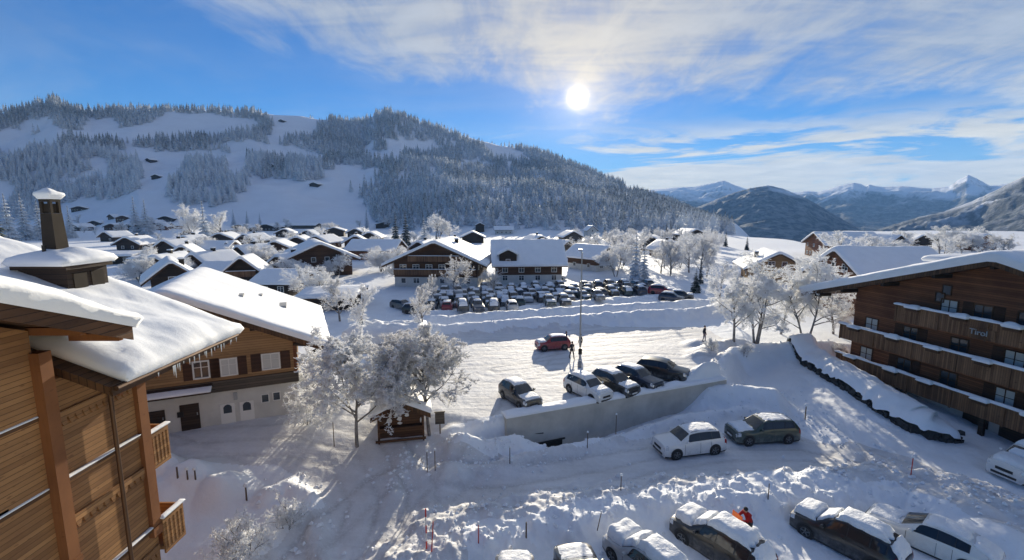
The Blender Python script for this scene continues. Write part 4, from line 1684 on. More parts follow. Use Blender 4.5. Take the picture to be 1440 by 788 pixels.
# ------------------------------------------------------------------ builders: people
def person(label, loc, rz, H=1.76, pose='stand', top=(0.02, 0.02, 0.025), legs=(0.02, 0.022, 0.03), hair=(0.03, 0.02, 0.015), hat=None, group=None, seed=0, bulk=1.0):
    """one continuous skinned figure facing -y"""
    rg = random.Random(seed)
    k = H / 1.76
    J, E, RAD, ZONE = [], [], [], []

    def j(p, r, parent=None, zone='top'):
        J.append(Vector(p) * k)
        RAD.append(r * k * (bulk if zone in ('top', 'legs') and r > .03 else 1))
        if parent is not None:
            E.append((parent, len(J) - 1))
            ZONE.append(zone)
        return len(J) - 1
    bend = {'stand': 0.0, 'walk': 0.05, 'lean': 0.42}[pose]
    step = {'stand': 0.06, 'walk': 0.24, 'lean': 0.16}[pose]

    def up(h, fwd=0.0):     # point along the (possibly bent) back above the hips
        return Vector((0, -math.sin(bend) * h - math.cos(bend) * fwd, 0.93 + math.cos(bend) * h - math.sin(bend) * fwd))
    pel = j((0, 0, .93), .135)
    wa = j(up(.16), .125, pel)
    ch = j(up(.36), .15, wa)
    sh = j(up(.50), .11, ch)
    nk = j(up(.58, .01), .058, sh, 'skin')
    hd = j(up(.67, .02), .092, nk, 'skin')
    hd2 = j(up(.765, .02), .085, hd, 'skin')
    nose = j(up(.69, .115), .018, hd, 'skin')
    for sg in (1, -1):
        st = step * sg
        hp = j((sg * .10, 0, .88), .095, pel, 'legs')
        kn = j((sg * .115, -st * .5 - .03, .49), .065, hp, 'legs')
        an = j((sg * .12, -st + (.06 if st < 0 else 0), .10), .046, kn, 'legs')
        hl = j((sg * .12, -st + .03, .05), .042, an, 'boot')
        j((sg * .135, -st - .19, .035), .035, an, 'boot')
        s0 = up(.475)
        so = j((sg * .185, s0.y, s0.z), .072, sh)
        if pose == 'lean':
            e = Vector((sg * .27, s0.y - .18, s0.z - .20))
            w = Vector((sg * .16, s0.y - .42, s0.z - .22))
        else:
            sw = .10 * sg if pose == 'walk' else .03
            e = Vector((sg * .25, s0.y + sw * .6 + .03, s0.z - .28))
            w = Vector((sg * .26, s0.y + sw - .07, s0.z - .52))
        el = j(e, .050, so)
        wr = j(w, .034, el)
        dd = (w - e).normalized()
        palm = w + dd * .075
        pm = j(palm, .036, wr, 'skin')
        side = Vector((0, 1, 0)) if pose != 'lean' else Vector((1, 0, 0))
        for q in range(4):
            off = side * (-.03 + .02 * q)
            ln = (.072, .082, .078, .06)[q]
            p1 = palm + off + dd * (.03 + ln * .5)
            f1 = j(p1, .0095, pm, 'skin')
            j(p1 + (dd + Vector((-sg * .6, 0, 0))).normalized() * ln * .5, .008, f1, 'skin')
        th = j(w + dd * .04 - side * .045, .011, pm, 'skin')
        j(w + dd * .085 - side * .062, .009, th, 'skin')
    me = bpy.data.meshes.new('person')
    me.from_pydata([tuple(p) for p in J], E, [])
    tmp = bpy.data.objects.new('person_tmp', me)
    col.objects.link(tmp)
    sk = tmp.modifiers.new('skin', 'SKIN')
    for i, vx in enumerate(me.skin_vertices[0].data):
        vx.radius = (RAD[i], RAD[i] * (0.78 if i in (pel, wa, ch, sh) else 1))
        vx.use_root = i == pel
    sub = tmp.modifiers.new('sub', 'SUBSURF')
    sub.levels = sub.render_levels = 1
    dg = bpy.context.evaluated_depsgraph_get()
    out = bpy.data.meshes.new_from_object(tmp.evaluated_get(dg))
    bpy.data.objects.remove(tmp)
    bpy.data.meshes.remove(me)
    zones = ['top', 'legs', 'skin', 'boot']
    cols = {'top': top, 'legs': legs, 'skin': (0.45, 0.27, 0.19), 'boot': (0.025, 0.02, 0.017)}
    out.materials.clear()
    for z in zones:
        out.materials.append(mat('cloth_' + z, cols[z], 0.85))
    for p in out.polygons:
        c = p.center
        best, bz = 1e9, 0
        for (a, b), z in zip(E, ZONE):
            A, B = J[a], J[b]
            d = B - A
            t = max(0, min(1, (c - A).dot(d) / max(d.length_squared, 1e-9)))
            q = (c - A - d * t).length - 0.7 * (RAD[a] * (1 - t) + RAD[b] * t)
            if q < best:
                best, bz = q, zones.index(z)
        p.material_index = bz
        p.use_smooth = True
    root = bpy.data.objects.new('person', out)
    col.objects.link(root)
    root.location = loc
    root.rotation_euler = (0, 0, rz)
    tag(root, label, 'person', group)
    # hair or cap: a shell over the skull, and two eyes
    hc = up(.725, .005) * k
    sh_ = MB()
    rr = .105 * k
    prof = [(0.0, rr), (rr * .5, rr * .87), (rr * .87, rr * .5), (rr, 0.0), (rr * .97, -rr * .35)]
    sh_.lathe(prof, 'z', (0, 0, 0), 14)
    o = sh_.build('hat' if hat else 'hair', mat('headwear', hat or hair, 0.9), root, smooth=True)
    o.location = hc + Vector((0, .015, .015)) * k
    o.rotation_euler = (bend, 0, 0)
    ey = MB()
    for sg in (1, -1):
        e = up(.70, .098) * k
        ey.lathe([(0, -.012 * k), (.012 * k, 0), (0, .012 * k)], 'z', (sg * .035 * k, e.y, e.z), 8)
    ey.build('eye', M['black'], root)
    return root
# ------------------------------------------------------------------ the three big chalets close by
def on_wall(loc, rz, yl, u, v):
    """where a sight line meets a wall standing at local y = yl of a thing at loc turned by rz: local x, z"""
    d = ray(u, v)
    c, s = math.cos(rz), math.sin(rz)
    o = (-loc[0], -loc[1], CAMH - loc[2])
    ox_, oy_ = c * o[0] + s * o[1], -s * o[0] + c * o[1]
    dx, dy = c * d[0] + s * d[1], -s * d[0] + c * d[1]
    t = (yl - oy_) / dy
    return ox_ + dx * t, o[2] + d[2] * t


def xplane(u, v, X):
    d = ray(u, v)
    t = X / d[0]
    return d[1] * t, CAMH + d[2] * t


def left_chalet():
    O = (-15.5, 9.0, -2.0)
    root = empty('chalet', O, 0, 'tall orange timber chalet with a snow-heaped roof and drainpipe, nearest on the left', 'chalet')
    w = lambda x, y, z: (x - O[0], y - O[1], z - O[2])

    def box(mb, lo, hi, mi=0):
        return mb.box(w(*lo), w(*hi), mi)

    def prism_x(mb, poly, x0, x1):
        n = len(poly)
        vs = [w(x0, y, z) for y, z in poly] + [w(x1, y, z) for y, z in poly]
        mb.add(vs, [tuple(range(n)), tuple(range(2 * n - 1, n - 1, -1))] + [(i, n + i, n + (i + 1) % n, (i + 1) % n) for i in range(n)])

    XW, YC = -11.39, 13.55
    RX, RZ, K = -19.4, 13.35, 0.40
    mb = MB()
    poly = [(XW, -2.6), (XW, RZ - .25 - K * (XW - RX)), (RX, RZ - .25), (-27.4, RZ - .25 - K * (XW - RX)), (-27.4, -2.6)]
    mb.prism([(x - O[0], z - O[2]) for x, z in poly], 1.0 - O[1], YC - O[1])
    mb.build('wall', M['wood_orange'], root)
    mb = MB()
    prism_x(mb, [(4.3, 5.0), (10.5, 5.0), (10.5, 12.6 - .41 * 3.1 - .05), (7.4, 12.55), (4.3, 12.6 - .41 * 3.1 - .05)], -17.5, XW + .10)
    mb.build('gable_wall', M['wood_orange'], root)
    # main roof: right slope begins behind the cross gable
    rb = MB()
    xe = -10.15
    for x1, y0 in ((xe, 11.15), (-28.6, 0.5)):
        z1 = RZ - K * abs(x1 - RX)
        p = [(RX, RZ - .22), (x1, z1 - .22), (x1, z1), (RX, RZ)]
        if x1 < RX:
            p = p[::-1]
        rb.prism([(x - O[0], z - O[2]) for x, z in p], y0 - O[1], 16.5 - O[1])
    ro = rb.build('roof', M['soffit'], root)
    eb = MB()
    box(eb, (xe + .003, 11.15, RZ - K * (xe - RX) - .24), (xe + .06, 16.5, RZ - K * (xe - RX) + .02))
    eb.tube(w(xe + .12, 11.2, RZ - K * (xe - RX) - .05), w(xe + .12, 16.4, RZ - K * (xe - RX) - .05), .07, None, 8)
    eb.build('gutter', M['copper'], ro)
    zf = lambda X, Y: RZ - O[2] + .01 - K * np.sqrt((X + O[0] - RX) ** 2 + .1)
    snow_part('snow_cover', -28.6 - O[0], xe + .12 - O[0], 11.55 - O[1], 16.6 - O[1], zf, .50, 4, ro, nx=70, ny=40, edge=.55, cut=.30, lump=.38)
    # cross gable facing the street
    rb = MB()
    GX, GY, GZ, G = -10.05, 7.4, 12.86, .41
    for y1 in (11.86, 2.94):
        z1 = GZ - G * abs(y1 - GY)
        prism_x(rb, [(GY, GZ - .2), (y1, z1 - .2), (y1, z1), (GY, GZ)], -19, GX)
        prism_x(rb, [(GY, GZ - .34), (y1, z1 - .34), (y1, z1 + .03), (GY, GZ + .03)], GX + .003, GX + .06)
    g2 = rb.build('gable_roof', M['wood_brown'], root)
    zf2 = lambda X, Y: GZ - O[2] + .01 - G * np.sqrt((Y + O[1] - GY) ** 2 + .08)
    snow_part('snow_cover', -19 - O[0], GX + .1 - O[0], 2.9 - O[1], 11.95 - O[1], zf2, .60, 9, g2, nx=40, ny=40, edge=.55, cut=.45, lump=.34)
    # rafters under the verge
    for y in (10.6, 11.6):
        rf = MB()
        rf.bar(w(GX - .05, y, GZ - G * abs(y - GY) - .30), w(XW, y, GZ - G * abs(y - GY) - .30), .14, .18)
        rf.build('rafter', M['wood_orange_trim'], ro)
    for y in (11.6, 12.9, 14.2, 15.5, 16.3):
        rf = MB()
        zz = RZ - K * (XW - RX) - .33
        rf.bar(w(xe - .1, y, RZ - K * (xe - RX) - .32), w(XW - .2, y, zz + .06), .12, .16)
        rf.build('rafter', M['wood_orange_trim'], ro)
    # corner post, bands of carved trim, snowy ledges
    ps = MB()
    box(ps, (XW + .003, 10.42, 3.0), (XW + .34, 10.72, 10.75))
    box(ps, (XW + .003, 10.36, 2.75), (XW + .40, 10.78, 3.0))
    box(ps, (XW + .003, 10.40, 5.2), (XW + .37, 10.74, 5.35))
    ps.build('post', M['wood_orange_trim'], root)
    ps = MB()
    box(ps, (XW + .003, 13.25, 4.2), (XW + .14, 13.58, 9.5))
    box(ps, (XW + .003, 13.20, 3.9), (XW + .18, 13.62, 4.2))
    ps.build('post', M['wood_orange_trim'], root)
    for z, y0, y1 in ((8.93, 3.0, 10.4), (8.93, 10.76, 13.2), (6.12, 3.0, 10.4), (6.12, 10.76, 13.5), (3.34, 3.0, 13.5), (.6, 3.0, 13.5)):
        b = MB()
        box(b, (XW + .003, y0, z - .06), (XW + .075, y1, z + .14))
        n = int((y1 - y0) / .2)
        for i in range(n):
            y = y0 + (i + .5) * (y1 - y0) / n
            vs = [w(XW + x, yy, zz) for x in (.003, .06) for yy, zz in ((y - .085, z - .062), (y + .085, z - .062), (y + .05, z - .20), (y, z - .27), (y - .05, z - .20))]
            b.add(vs, [(0, 1, 2, 3, 4), (9, 8, 7, 6, 5), (0, 5, 6, 1), (1, 6, 7, 2), (2, 7, 8, 3), (3, 8, 9, 4), (4, 9, 5, 0)])
        b.build('carved_trim', M['wood_orange'], root)
    for z, y0, y1 in ((9.2, 3.0, 10.4), (7.35, 3.0, 10.4), (7.35, 10.76, 13.2), (4.22, 3.0, 13.4), (1.3, 3.0, 13.4)):
        b = MB()
        box(b, (XW + .003, y0, z - .10), (XW + .13, y1, z - .02))
        bo = b.build('ledge', M['wood_brown'], root)
        snow_part('snow_strip', XW + .01 - O[0], XW + .13 - O[0], y0 - O[1], y1 - O[1], lambda X, Y: X * 0 + z - .02 - O[2], .05, int(z * 3), bo, nx=2, ny=24, edge=.05, cut=.5)
    # windows on the street side
    for u, v, hh in ((2, 676, 1.5), (2, 800, 1.5)):
        y, z = xplane(u, v, XW)
        window_part(root, (XW - O[0], y - .5 - O[1], z - O[2]), 1.1, hh, '+x', 'wood_brown', 'glass', None)
    for y, z in ((7.0, 10.4), (8.6, 10.4)):
        window_part(root, (XW + (.10 if z > 9 else 0) - O[0], y - O[1], z - O[2]), .9, 1.2 if z < 9 else 1.0, '+x', 'wood_brown', 'curtain' if z < 9 else 'glass', None)
    # drainpipe
    a = xplane(156, 556, XW + .18)
    dp = MB()
    dp.tube(w(XW + .16, a[0], 9.5), w(XW + .16, a[0], -2), .055, None, 10)
    dp.tube(w(XW + .16, a[0], 9.5), w(xe + .08, a[0] - .1, RZ - K * (xe - RX) - .1), .055, None, 10)
    dp.build('drainpipe', M['copper'], root, smooth=True, sharp=50)
    # balconies on the far gable end
    for zf_, xb, d in ((6.2, -11.38, .75), (3.35, -11.25, .85), (.6, -11.3, .8)):
        b = MB()
        box(b, (-16, YC + .004, zf_ - .12), (xb, YC + d, zf_))
        box(b, (-16, YC + d + .003, zf_ - .25), (xb, YC + d + .06, zf_ + .95))
        box(b, (xb + .003, YC + .004, zf_ - .25), (xb + .06, YC + d + .06, zf_ + .95))
        for i in range(5):
            yy = YC + .1 + i * (d - .15) / 4
            box(b, (xb + .063, yy, zf_ - .1), (xb + .09, yy + .07, zf_ + .8))
        bo = b.build('balcony', M['wood_orange'], root)
        snow_part('railing_snow', xb - .06 - O[0], xb + .10 - O[0], YC - O[1], YC + d + .1 - O[1], lambda X, Y: X * 0 + zf_ + .955 - O[2], .10, int(zf_ * 5), bo, nx=3, ny=8, edge=.08)
    # icicles at the far corner of the eave
    rg = random.Random(3)
    for i in range(22):
        ic = MB()
        y = 10.9 + 5.5 * rg.random() ** .6
        if i < 6:
            y = 12.9 + .5 * rg.random()
        L = .08 + .22 * rg.random() * (1.7 if i < 6 else 1)
        z = RZ - K * (xe - RX) - .10
        ic.tube(w(xe + .15, y, z), w(xe + .15, y, z - L), .02, .003, 6)
        ic.build('icicle', M['ice'], ro)
    # boxed stair head with panels and the tall chimney on it
    db = MB()
    x0, x1, y0, y1, zt = -15.4, -13.9, 14.3, 15.75, 12.25
    box(db, (x0, y0, 10.2), (x1, y1, zt))
    box(db, (x0 - .12, y0 - .12, zt + .003), (x1 + .12, y1 + .12, zt + .12))
    do = db.build('chimney_house', M['wood_dark'], root)
    for ya in (14.5, 15.12):
        pn = MB()
        box(pn, (x1 + .003, ya, 10.9), (x1 + .03, ya + .46, 12.1))
        pn.build('panel', M['chimney'], do)
    snow_part('snow_cap', x0 - .12 - O[0], x1 + .12 - O[0], y0 - .2 - O[1], y1 + .2 - O[1], lambda X, Y: X * 0 + zt + .12 - O[2], .48, 21, do, nx=16, ny=14, edge=.75, cut=.22, lump=.3)
    ch = MB()
    cx, cy = -14.85, 15.05
    vs = []
    for z, s in ((zt, .24), (14.0, .18)):
        vs += [w(cx - s, cy - s, z), w(cx + s, cy - s, z), w(cx + s, cy + s, z), w(cx - s, cy + s, z)]
    ch.add(vs, [(0, 1, 5, 4), (1, 2, 6, 5), (2, 3, 7, 6), (3, 0, 4, 7), (4, 5, 6, 7)])
    for sx in (-1, 1):
        for sy in (-1, 1):
            box(ch, (cx + sx * .135 - .04, cy + sy * .135 - .04, 14.002), (cx + sx * .135 + .04, cy + sy * .135 + .04, 14.36))
    box(ch, (cx - .12, cy - .12, 14.002), (cx + .12, cy + .12, 14.30))
    box(ch, (cx - .18, cy - .18, 14.363), (cx + .18, cy + .18, 14.44))
    co = ch.build('chimney', M['chimney'], root)
    snow_part('snow_cap', cx - .19 - O[0], cx + .19 - O[0], cy - .19 - O[1], cy + .19 - O[1], lambda X, Y: X * 0 + 14.44 - O[2], .36, 33, co, nx=8, ny=8, edge=.22, cut=.4, lump=.4)
    pt = MB()
    for i in range(3):
        p = (cx + .33 + .22 * (i % 2), cy - .2 + .3 * i, zt + .5)
    pt.tube(w(x1 - .9, y0 + .3, zt + .1), w(x1 - .9, y0 + .3, zt + .75), .05)
    pt.build('vent_pipe', M['dark_metal'], do)


left_chalet()


def middle_chalet():
    rz = R(24.8)
    loc = (-23.7, 33.3, 0.0)
    W, L, he, rise = 14.0, 11.0, 5.55, 3.3
    root = empty('chalet', loc, rz, 'chalet with white ground floor, brown shuttered upper storey and deep snow roof beside the street', 'chalet')
    yf = -L / 2
    b = MB()
    b.box((-W / 2 + .06, yf + .06, -1.6), (W / 2 - .06, L / 2 - .06, 2.42))
    b.build('base_wall', M['plaster'], root)
    mb = MB()
    mb.prism([(-W / 2, 2.42), (W / 2, 2.42), (W / 2, he), (0, he + rise), (-W / 2, he)], yf, L / 2)
    mb.build('wall', M['wood_tan'], root)
    bd = MB()
    bd.box((-W / 2 - .02, yf - .09, 2.30), (W / 2 + .02, yf - .003, 3.05))
    bd.build('trim_board', M['wood_grey'], root)
    for x in (-W / 2 + .1, W / 2 - .22):
        c = MB()
        c.box((x, yf - .12, 3.053), (x + .2, yf - .003, he - .1))
        c.build('corner_post', M['wood_red'], root)
    ro = gable_roof(root, W, L, he, rise, 2.1, 1.3, 1.3, .55, 17, th=.22, nx=44, ny=34, lump=.12, cut=.6)
    for sg in (1, -1):
        br = MB()
        br.bar((sg * (W / 2 + 1.6), yf - .4, he - .85), (sg * (W / 2 + .02), yf - .4, he - 1.7), .16, .18)
        br.bar((sg * (W / 2 + 1.6), yf - .4, he - .80), (sg * (W / 2 - .2), yf - .4, he - .45), .16, .18)
        br.build('brace', M['wood_dark'], ro)
    # snow guard pieces and hatch on the visible slope
    k = rise / (W / 2)
    for x, y, a in ((3.4, -1.2, .5), (6.0, .3, .8), (4.5, 1.6, .35)):
        z = he + rise - k * x + .22 + .5
        sk = MB()
        sk.box((x - a * .5, y - a, z - .1), (x + a * .5, y + a, z + .10))
        sk.build('roof_hatch', M['plaster_grey'], ro)
    for (u, v, w_, h_, shut, pane) in ((381, 508, 1.15, 1.15, 'shutter', 'curtain'), (322, 516, 1.0, 1.2, 'shutter', 'curtain'), (283, 520, .95, 1.2, 'shutter', 'glass')):
        x, z = on_wall(loc, rz, yf, u, v)
        window_part(root, (x, yf, z), w_, h_, '-y', 'white_trim', pane, shut)
    x, z = on_wall(loc, rz, yf, 355, 462)
    vt = MB()
    vt.box((x - .16, yf - .05, z - .16), (x + .16, yf - .003, z + .16))
    vt.build('gable_vent', M['wood_dark'], root)
    yb = yf + .06
    for (u, v, w_, h_, nm, mm) in ((268, 589, 1.05, 2.0, 'door', 'wood_dark'), (222, 597, .85, 1.8, 'door', 'wood_dark')):
        x, z = on_wall(loc, rz, yb, u, v)
        d = MB()
        d.box((x - w_ / 2, yb - .06, -.3), (x + w_ / 2, yb - .003, z + h_ / 2))
        o = d.build(nm, M[mm], root)
        hd = MB()
        hd.box((x + w_ / 2 - .14, yb - .11, .95), (x + w_ / 2 - .08, yb - .063, 1.12))
        hd.build('handle', M['grey_metal'], o)
    for (u, v) in ((321, 583), (348, 579)):
        x, z = on_wall(loc, rz, yb, u, v)
        d = MB()
        d.box((x - .42, yb - .05, -.3), (x + .42, yb - .003, z + .75))
        o = d.build('door', M['white_trim'], root)
        d = MB()
        zz = z + .12
        d.prism([(x - .24, zz), (x + .24, zz), (x + .24, zz + .42), (x + .14, zz + .55), (x, zz + .60), (x - .14, zz + .55), (x - .24, zz + .42)], yb - .065, yb - .052)
        d.build('pane', M['glass'], o)
    for (u, v) in ((373, 560), (389, 557)):
        x, z = on_wall(loc, rz, yb, u, v)
        window_part(root, (x, yb, z), .5, .62, '-y', 'white_trim', 'glass', None, False)
    for (u, v, w_, h_, nm, mm) in ((331, 557, .2, .5, 'wall_lamp', 'plaster_grey'), (254, 583, .34, .34, 'wall_box', 'dark_metal')):
        x, z = on_wall(loc, rz, yb, u, v)
        d = MB()
        d.box((x - w_ / 2, yb - .1, z - h_ / 2), (x + w_ / 2, yb - .003, z + h_ / 2))
        d.build(nm, M[mm], root)
    # lean-to canopy over the doors
    x0, z0 = on_wall(loc, rz, yb - 1.0, 190, 566)
    x1, z1 = on_wall(loc, rz, yb - 1.0, 296, 551)
    zc = (z0 + z1) / 2
    c = MB()
    vs = [(x0, yb - 1.0, zc - .12), (x1, yb - 1.0, zc - .12), (x1, yb - .01, zc + .22), (x0, yb - .01, zc + .22), (x0, yb - 1.0, zc), (x1, yb - 1.0, zc), (x1, yb - .01, zc + .36), (x0, yb - .01, zc + .36)]
    c.add(vs, [(0, 3, 2, 1), (4, 5, 6, 7), (0, 1, 5, 4), (1, 2, 6, 5), (2, 3, 7, 6), (3, 0, 4, 7)])
    co = c.build('canopy', M['wood_dark'], root)
    snow_part('snow_strip', x0, x1, yb - 1.03, yb - .55, lambda X, Y: zc + .36 * (Y - yb + 1.0), .14, 5, co, nx=20, ny=3, edge=.12)


middle_chalet()


def right_chalet():
    rz = R(-78.7)
    c, s = math.cos(rz), math.sin(rz)
    W, L, he, rise = 22.4, 18.0, 7.05, 3.5
    bx_, by_ = 34.6, 31.85
    loc = (bx_ - s * L / 2, by_ + c * L / 2, -1.2)
    G = loc[2]
    root = empty('chalet', loc, rz, 'large dark red timber chalet with three long snowy balconies on the right', 'chalet')
    yf = -L / 2
    he -= G
    b = MB()
    b.box((-W / 2 + .1, yf + .1, -1.8), (W / 2 - .1, L / 2 - .1, -.35 - G))
    b.build('base_wall', M['plaster'], root)
    mb = MB()
    mb.prism([(-W / 2, -.35 - G), (W / 2, -.35 - G), (W / 2, he), (0, he + rise), (-W / 2, he)], yf, L / 2)
    mb.build('wall', M['wood_red'], root)
    ro = gable_roof(root, W, L, he, rise, 4.5, 1.75, 1.2, .80, 31, th=.24, nx=60, ny=40, lump=.10, cut=.62)
    k = rise / (W / 2)
    # purlin ends and braces under the wide eaves
    for x in (-14.0, -11.2, -7.5, -3.6, 0, 3.6, 7.5, 11.2):
        pb = MB()
        pb.box((x - .12, yf - 1.7, he + rise - k * abs(x) - .36), (x + .12, yf - .004, he + rise - k * abs(x) - .06))
        pb.build('purlin_end', M['wood_dark'], ro)
    # raised dormer in the deep snow of the left slope
    d = MB()
    x0, x1, y0, y1 = -9.0, -5.2, yf + 5.5, yf + 11.0
    zt = he + rise - k * 5.2 + .75
    d.box((x0, y0, he + rise - k * 9 - .3), (x1, y1, zt))
    do = d.build('dormer', M['wood_red'], ro)
    snow_part('snow_cap', x0 - .5, x1 + .5, y0 - .5, y1 + .5, lambda X, Y: X * 0 + zt, .7, 61, do, nx=16, ny=16, edge=.9, cut=.3)
    # balconies
    rg = random.Random(8)
    for fz, x0, x1, mm in ((-.2, -11.5, 11.5, 'wood_balcony'), (2.6, -11.4, 11.4, 'wood_balcony'), (5.4, -6.5, 6.5, 'wood_balcony')):
        z = fz - G
        bb = MB()
        bb.box((x0, yf - 1.2, z - .22), (x1, yf - .004, z))
        bb.box((x0 - .02, yf - 1.28, z - .28), (x1 + .02, yf - 1.203, z + .98))
        for sg, xx in ((-1, x0), (1, x1)):
            bb.box((xx - .04, yf - 1.2, z + .003), (xx + .04, yf - .006, z + .98))
        n = int((x1 - x0) / 3)
        for i in range(n + 1):
            xx = x0 + .1 + i * (x1 - x0 - .2) / n
            bb.box((xx - .07, yf - 1.33, z - .34), (xx + .07, yf - 1.283, z + 1.0))
        bb.box((x0 - .05, yf - 1.345, z + .985), (x1 + .05, yf - 1.14, z + 1.06))
        bo = bb.build('balcony', M[mm], root)
        zr = z + 1.06

        def zfn(X, Y, zr=zr):
            return X * 0 + zr
        snow_part('railing_snow', x0 - .04, x1 + .04, yf - 1.36, yf - 1.12, zfn, .20, int(fz * 10) % 50, bo, nx=60, ny=2, edge=.1, lump=.5)
        # snowed-in flower boxes along the rail
        m = 7 if x1 > 8 else 4
        for i in range(m):
            xx = x0 + (i + .45 + .2 * rg.random()) * (x1 - x0) / m
            fb = MB()
            fb.box((xx - .45, yf - 1.58, zr - .30), (xx + .45, yf - 1.35, zr - .08))
            fo = fb.build('flower_box', M['wood_brown'], bo)
            snow_part('snow_cap', xx - .5, xx + .5, yf - 1.64, yf - 1.2, lambda X, Y: X * 0 + zr - .07, .34, 5 + i, fo, nx=6, ny=4, edge=.24, cut=.25, lump=.5)
    # windows and doors behind the balconies
    for fz, xs in ((-.2, (-9.6, -6.2, -2.8, .8, 4.2, 7.8)), (2.6, (-9.4, -6.0, -2.4, 1.0, 4.6, 8.0)), (5.4, (-3.4, -1.2, 1.4, 3.6))):
        for i, x in enumerate(xs):
            z = fz - G + 1.15
            window_part(root, (x, yf, z), 1.25, 1.7, '-y', 'wood_brown', 'glass' if i % 3 else 'curtain', 'shutter' if i % 2 else None)
    for u, v in ((1332, 408), (1322, 418)):
        x, z = on_wall(loc, rz, yf, u, v)
        window_part(root, (x, yf, z), .7, .8, '-y', 'wood_brown', 'glass', None, False)
    # painted lettering hung under the top balcony
    x, z = on_wall(loc, rz, yf - 1.36, 1376, 468)
    cu = bpy.data.curves.new('lettering', 'FONT')
    cu.body = 'Tirol'
    cu.size = .56
    cu.extrude = .03
    cu.align_x = 'CENTER'
    cu.align_y = 'CENTER'
    tmp = bpy.data.objects.new('lettering', cu)
    col.objects.link(tmp)
    me = bpy.data.meshes.new_from_object(tmp.evaluated_get(bpy.context.evaluated_depsgraph_get()))
    bpy.data.objects.remove(tmp)
    me.materials.clear()
    me.materials.append(M['plaster_grey'])
    sb = MB()
    sb.box((x - .95, yf - 1.33, z - .32), (x + .95, yf - 1.285, z + .32))
    so = sb.build('name_board', M['wood_balcony'], root)
    le = bpy.data.objects.new('lettering', me)
    col.objects.link(le)
    le.parent = so
    le.location = (x, yf - 1.375, z)
    le.rotation_euler = (R(90), 0, 0)
    # garage mouths in the basement
    for u, v, w_ in ((1372, 590, 1.6), (1436, 630, 2.6)):
        x, z = on_wall(loc, rz, yf + .1, u, v)
        g = MB()
        g.box((x - w_ / 2, yf + .02, -1.2), (x + w_ / 2, yf + .097, -.6 - G))
        g.build('garage_door', M['wood_dark'], root)
    x, z = on_wall(loc, rz, yf + .1, 1406, 589)
    lp = MB()
    lp.box((x - .12, yf - .06, z - .2), (x + .12, yf + .097, z + .2))
    lp.build('wall_lamp', M['dark_metal'], root)
    for x in (-10.6, -5.2, .4, 6, 10.8):
        pi = MB()
        pi.box((x - .14, yf - 1.2, -1.2), (x + .14, yf - .92, -.42 - G))
        pi.build('balcony_post', M['wood_dark'], root)


right_chalet()

# ------------------------------------------------------------------ retaining wall, ramp mouth, dry-stone wall
def wpt(t, s, z):
    return (WA[0] + WD[0] * t + WN[0] * s, WA[1] + WD[1] * t + WN[1] * s, z)


def retaining_wall():
    ang = math.atan2(WD[1], WD[0])
    root = empty('retaining_wall', wpt(0, 0, -2), ang, 'long grey concrete retaining wall below the row of parked cars', 'wall')
    b = MB()
    b.box((.5, -.45, -1.6), (WL + .4, .18, 2.16))
    for i in range(1, 6):
        b.box((i * 3.3 - .01, -.455, -1.2), (i * 3.3 + .01, -.452, 2.1))
    b.build('wall', M['concrete'], root)
    snow_part('snow_cover', .45, WL + .3, -.52, .4, lambda X, Y: X * 0 + 2.165, .26, 12, root, nx=90, ny=5, edge=.25, lump=.8)
    d = MB()
    d.box((1.9, -.50, -1.4), (4.8, -.457, -.12))  # black slab on the wall; its colour stands for shade inside the opening
    d.build('ramp_mouth_shade', M['black'], root)
    l = MB()
    l.box((1.7, -.56, -.117), (5.0, -.457, -.03))
    l.box((1.72, -.56, -1.4), (1.88, -.457, -.12))
    l.build('lintel', M['dark_metal'], root)


retaining_wall()


def barrier():
    p = hit(762, 622)
    root = empty('barrier', p, R(20), 'black lowered barrier arm with round end at the mouth of the ramp', 'barrier')
    b = MB()
    b.box((-.22, -.18, -.2), (.22, .18, .95))
    b.box((-.26, -.22, .953), (.26, .22, 1.03))
    b.build('post', M['dark_metal'], root)
    a = MB()
    a.tube((.0, -.22, .8), (-1.9, -.22, .98), .05, .035, 8)
    a.lathe([(0, -.09), (.08, -.04), (.09, 0), (.08, .04), (0, .09)], 'z', (-1.95, -.22, .985), 10)
    a.build('arm', M['dark_metal'], root, smooth=True, sharp=50)


barrier()


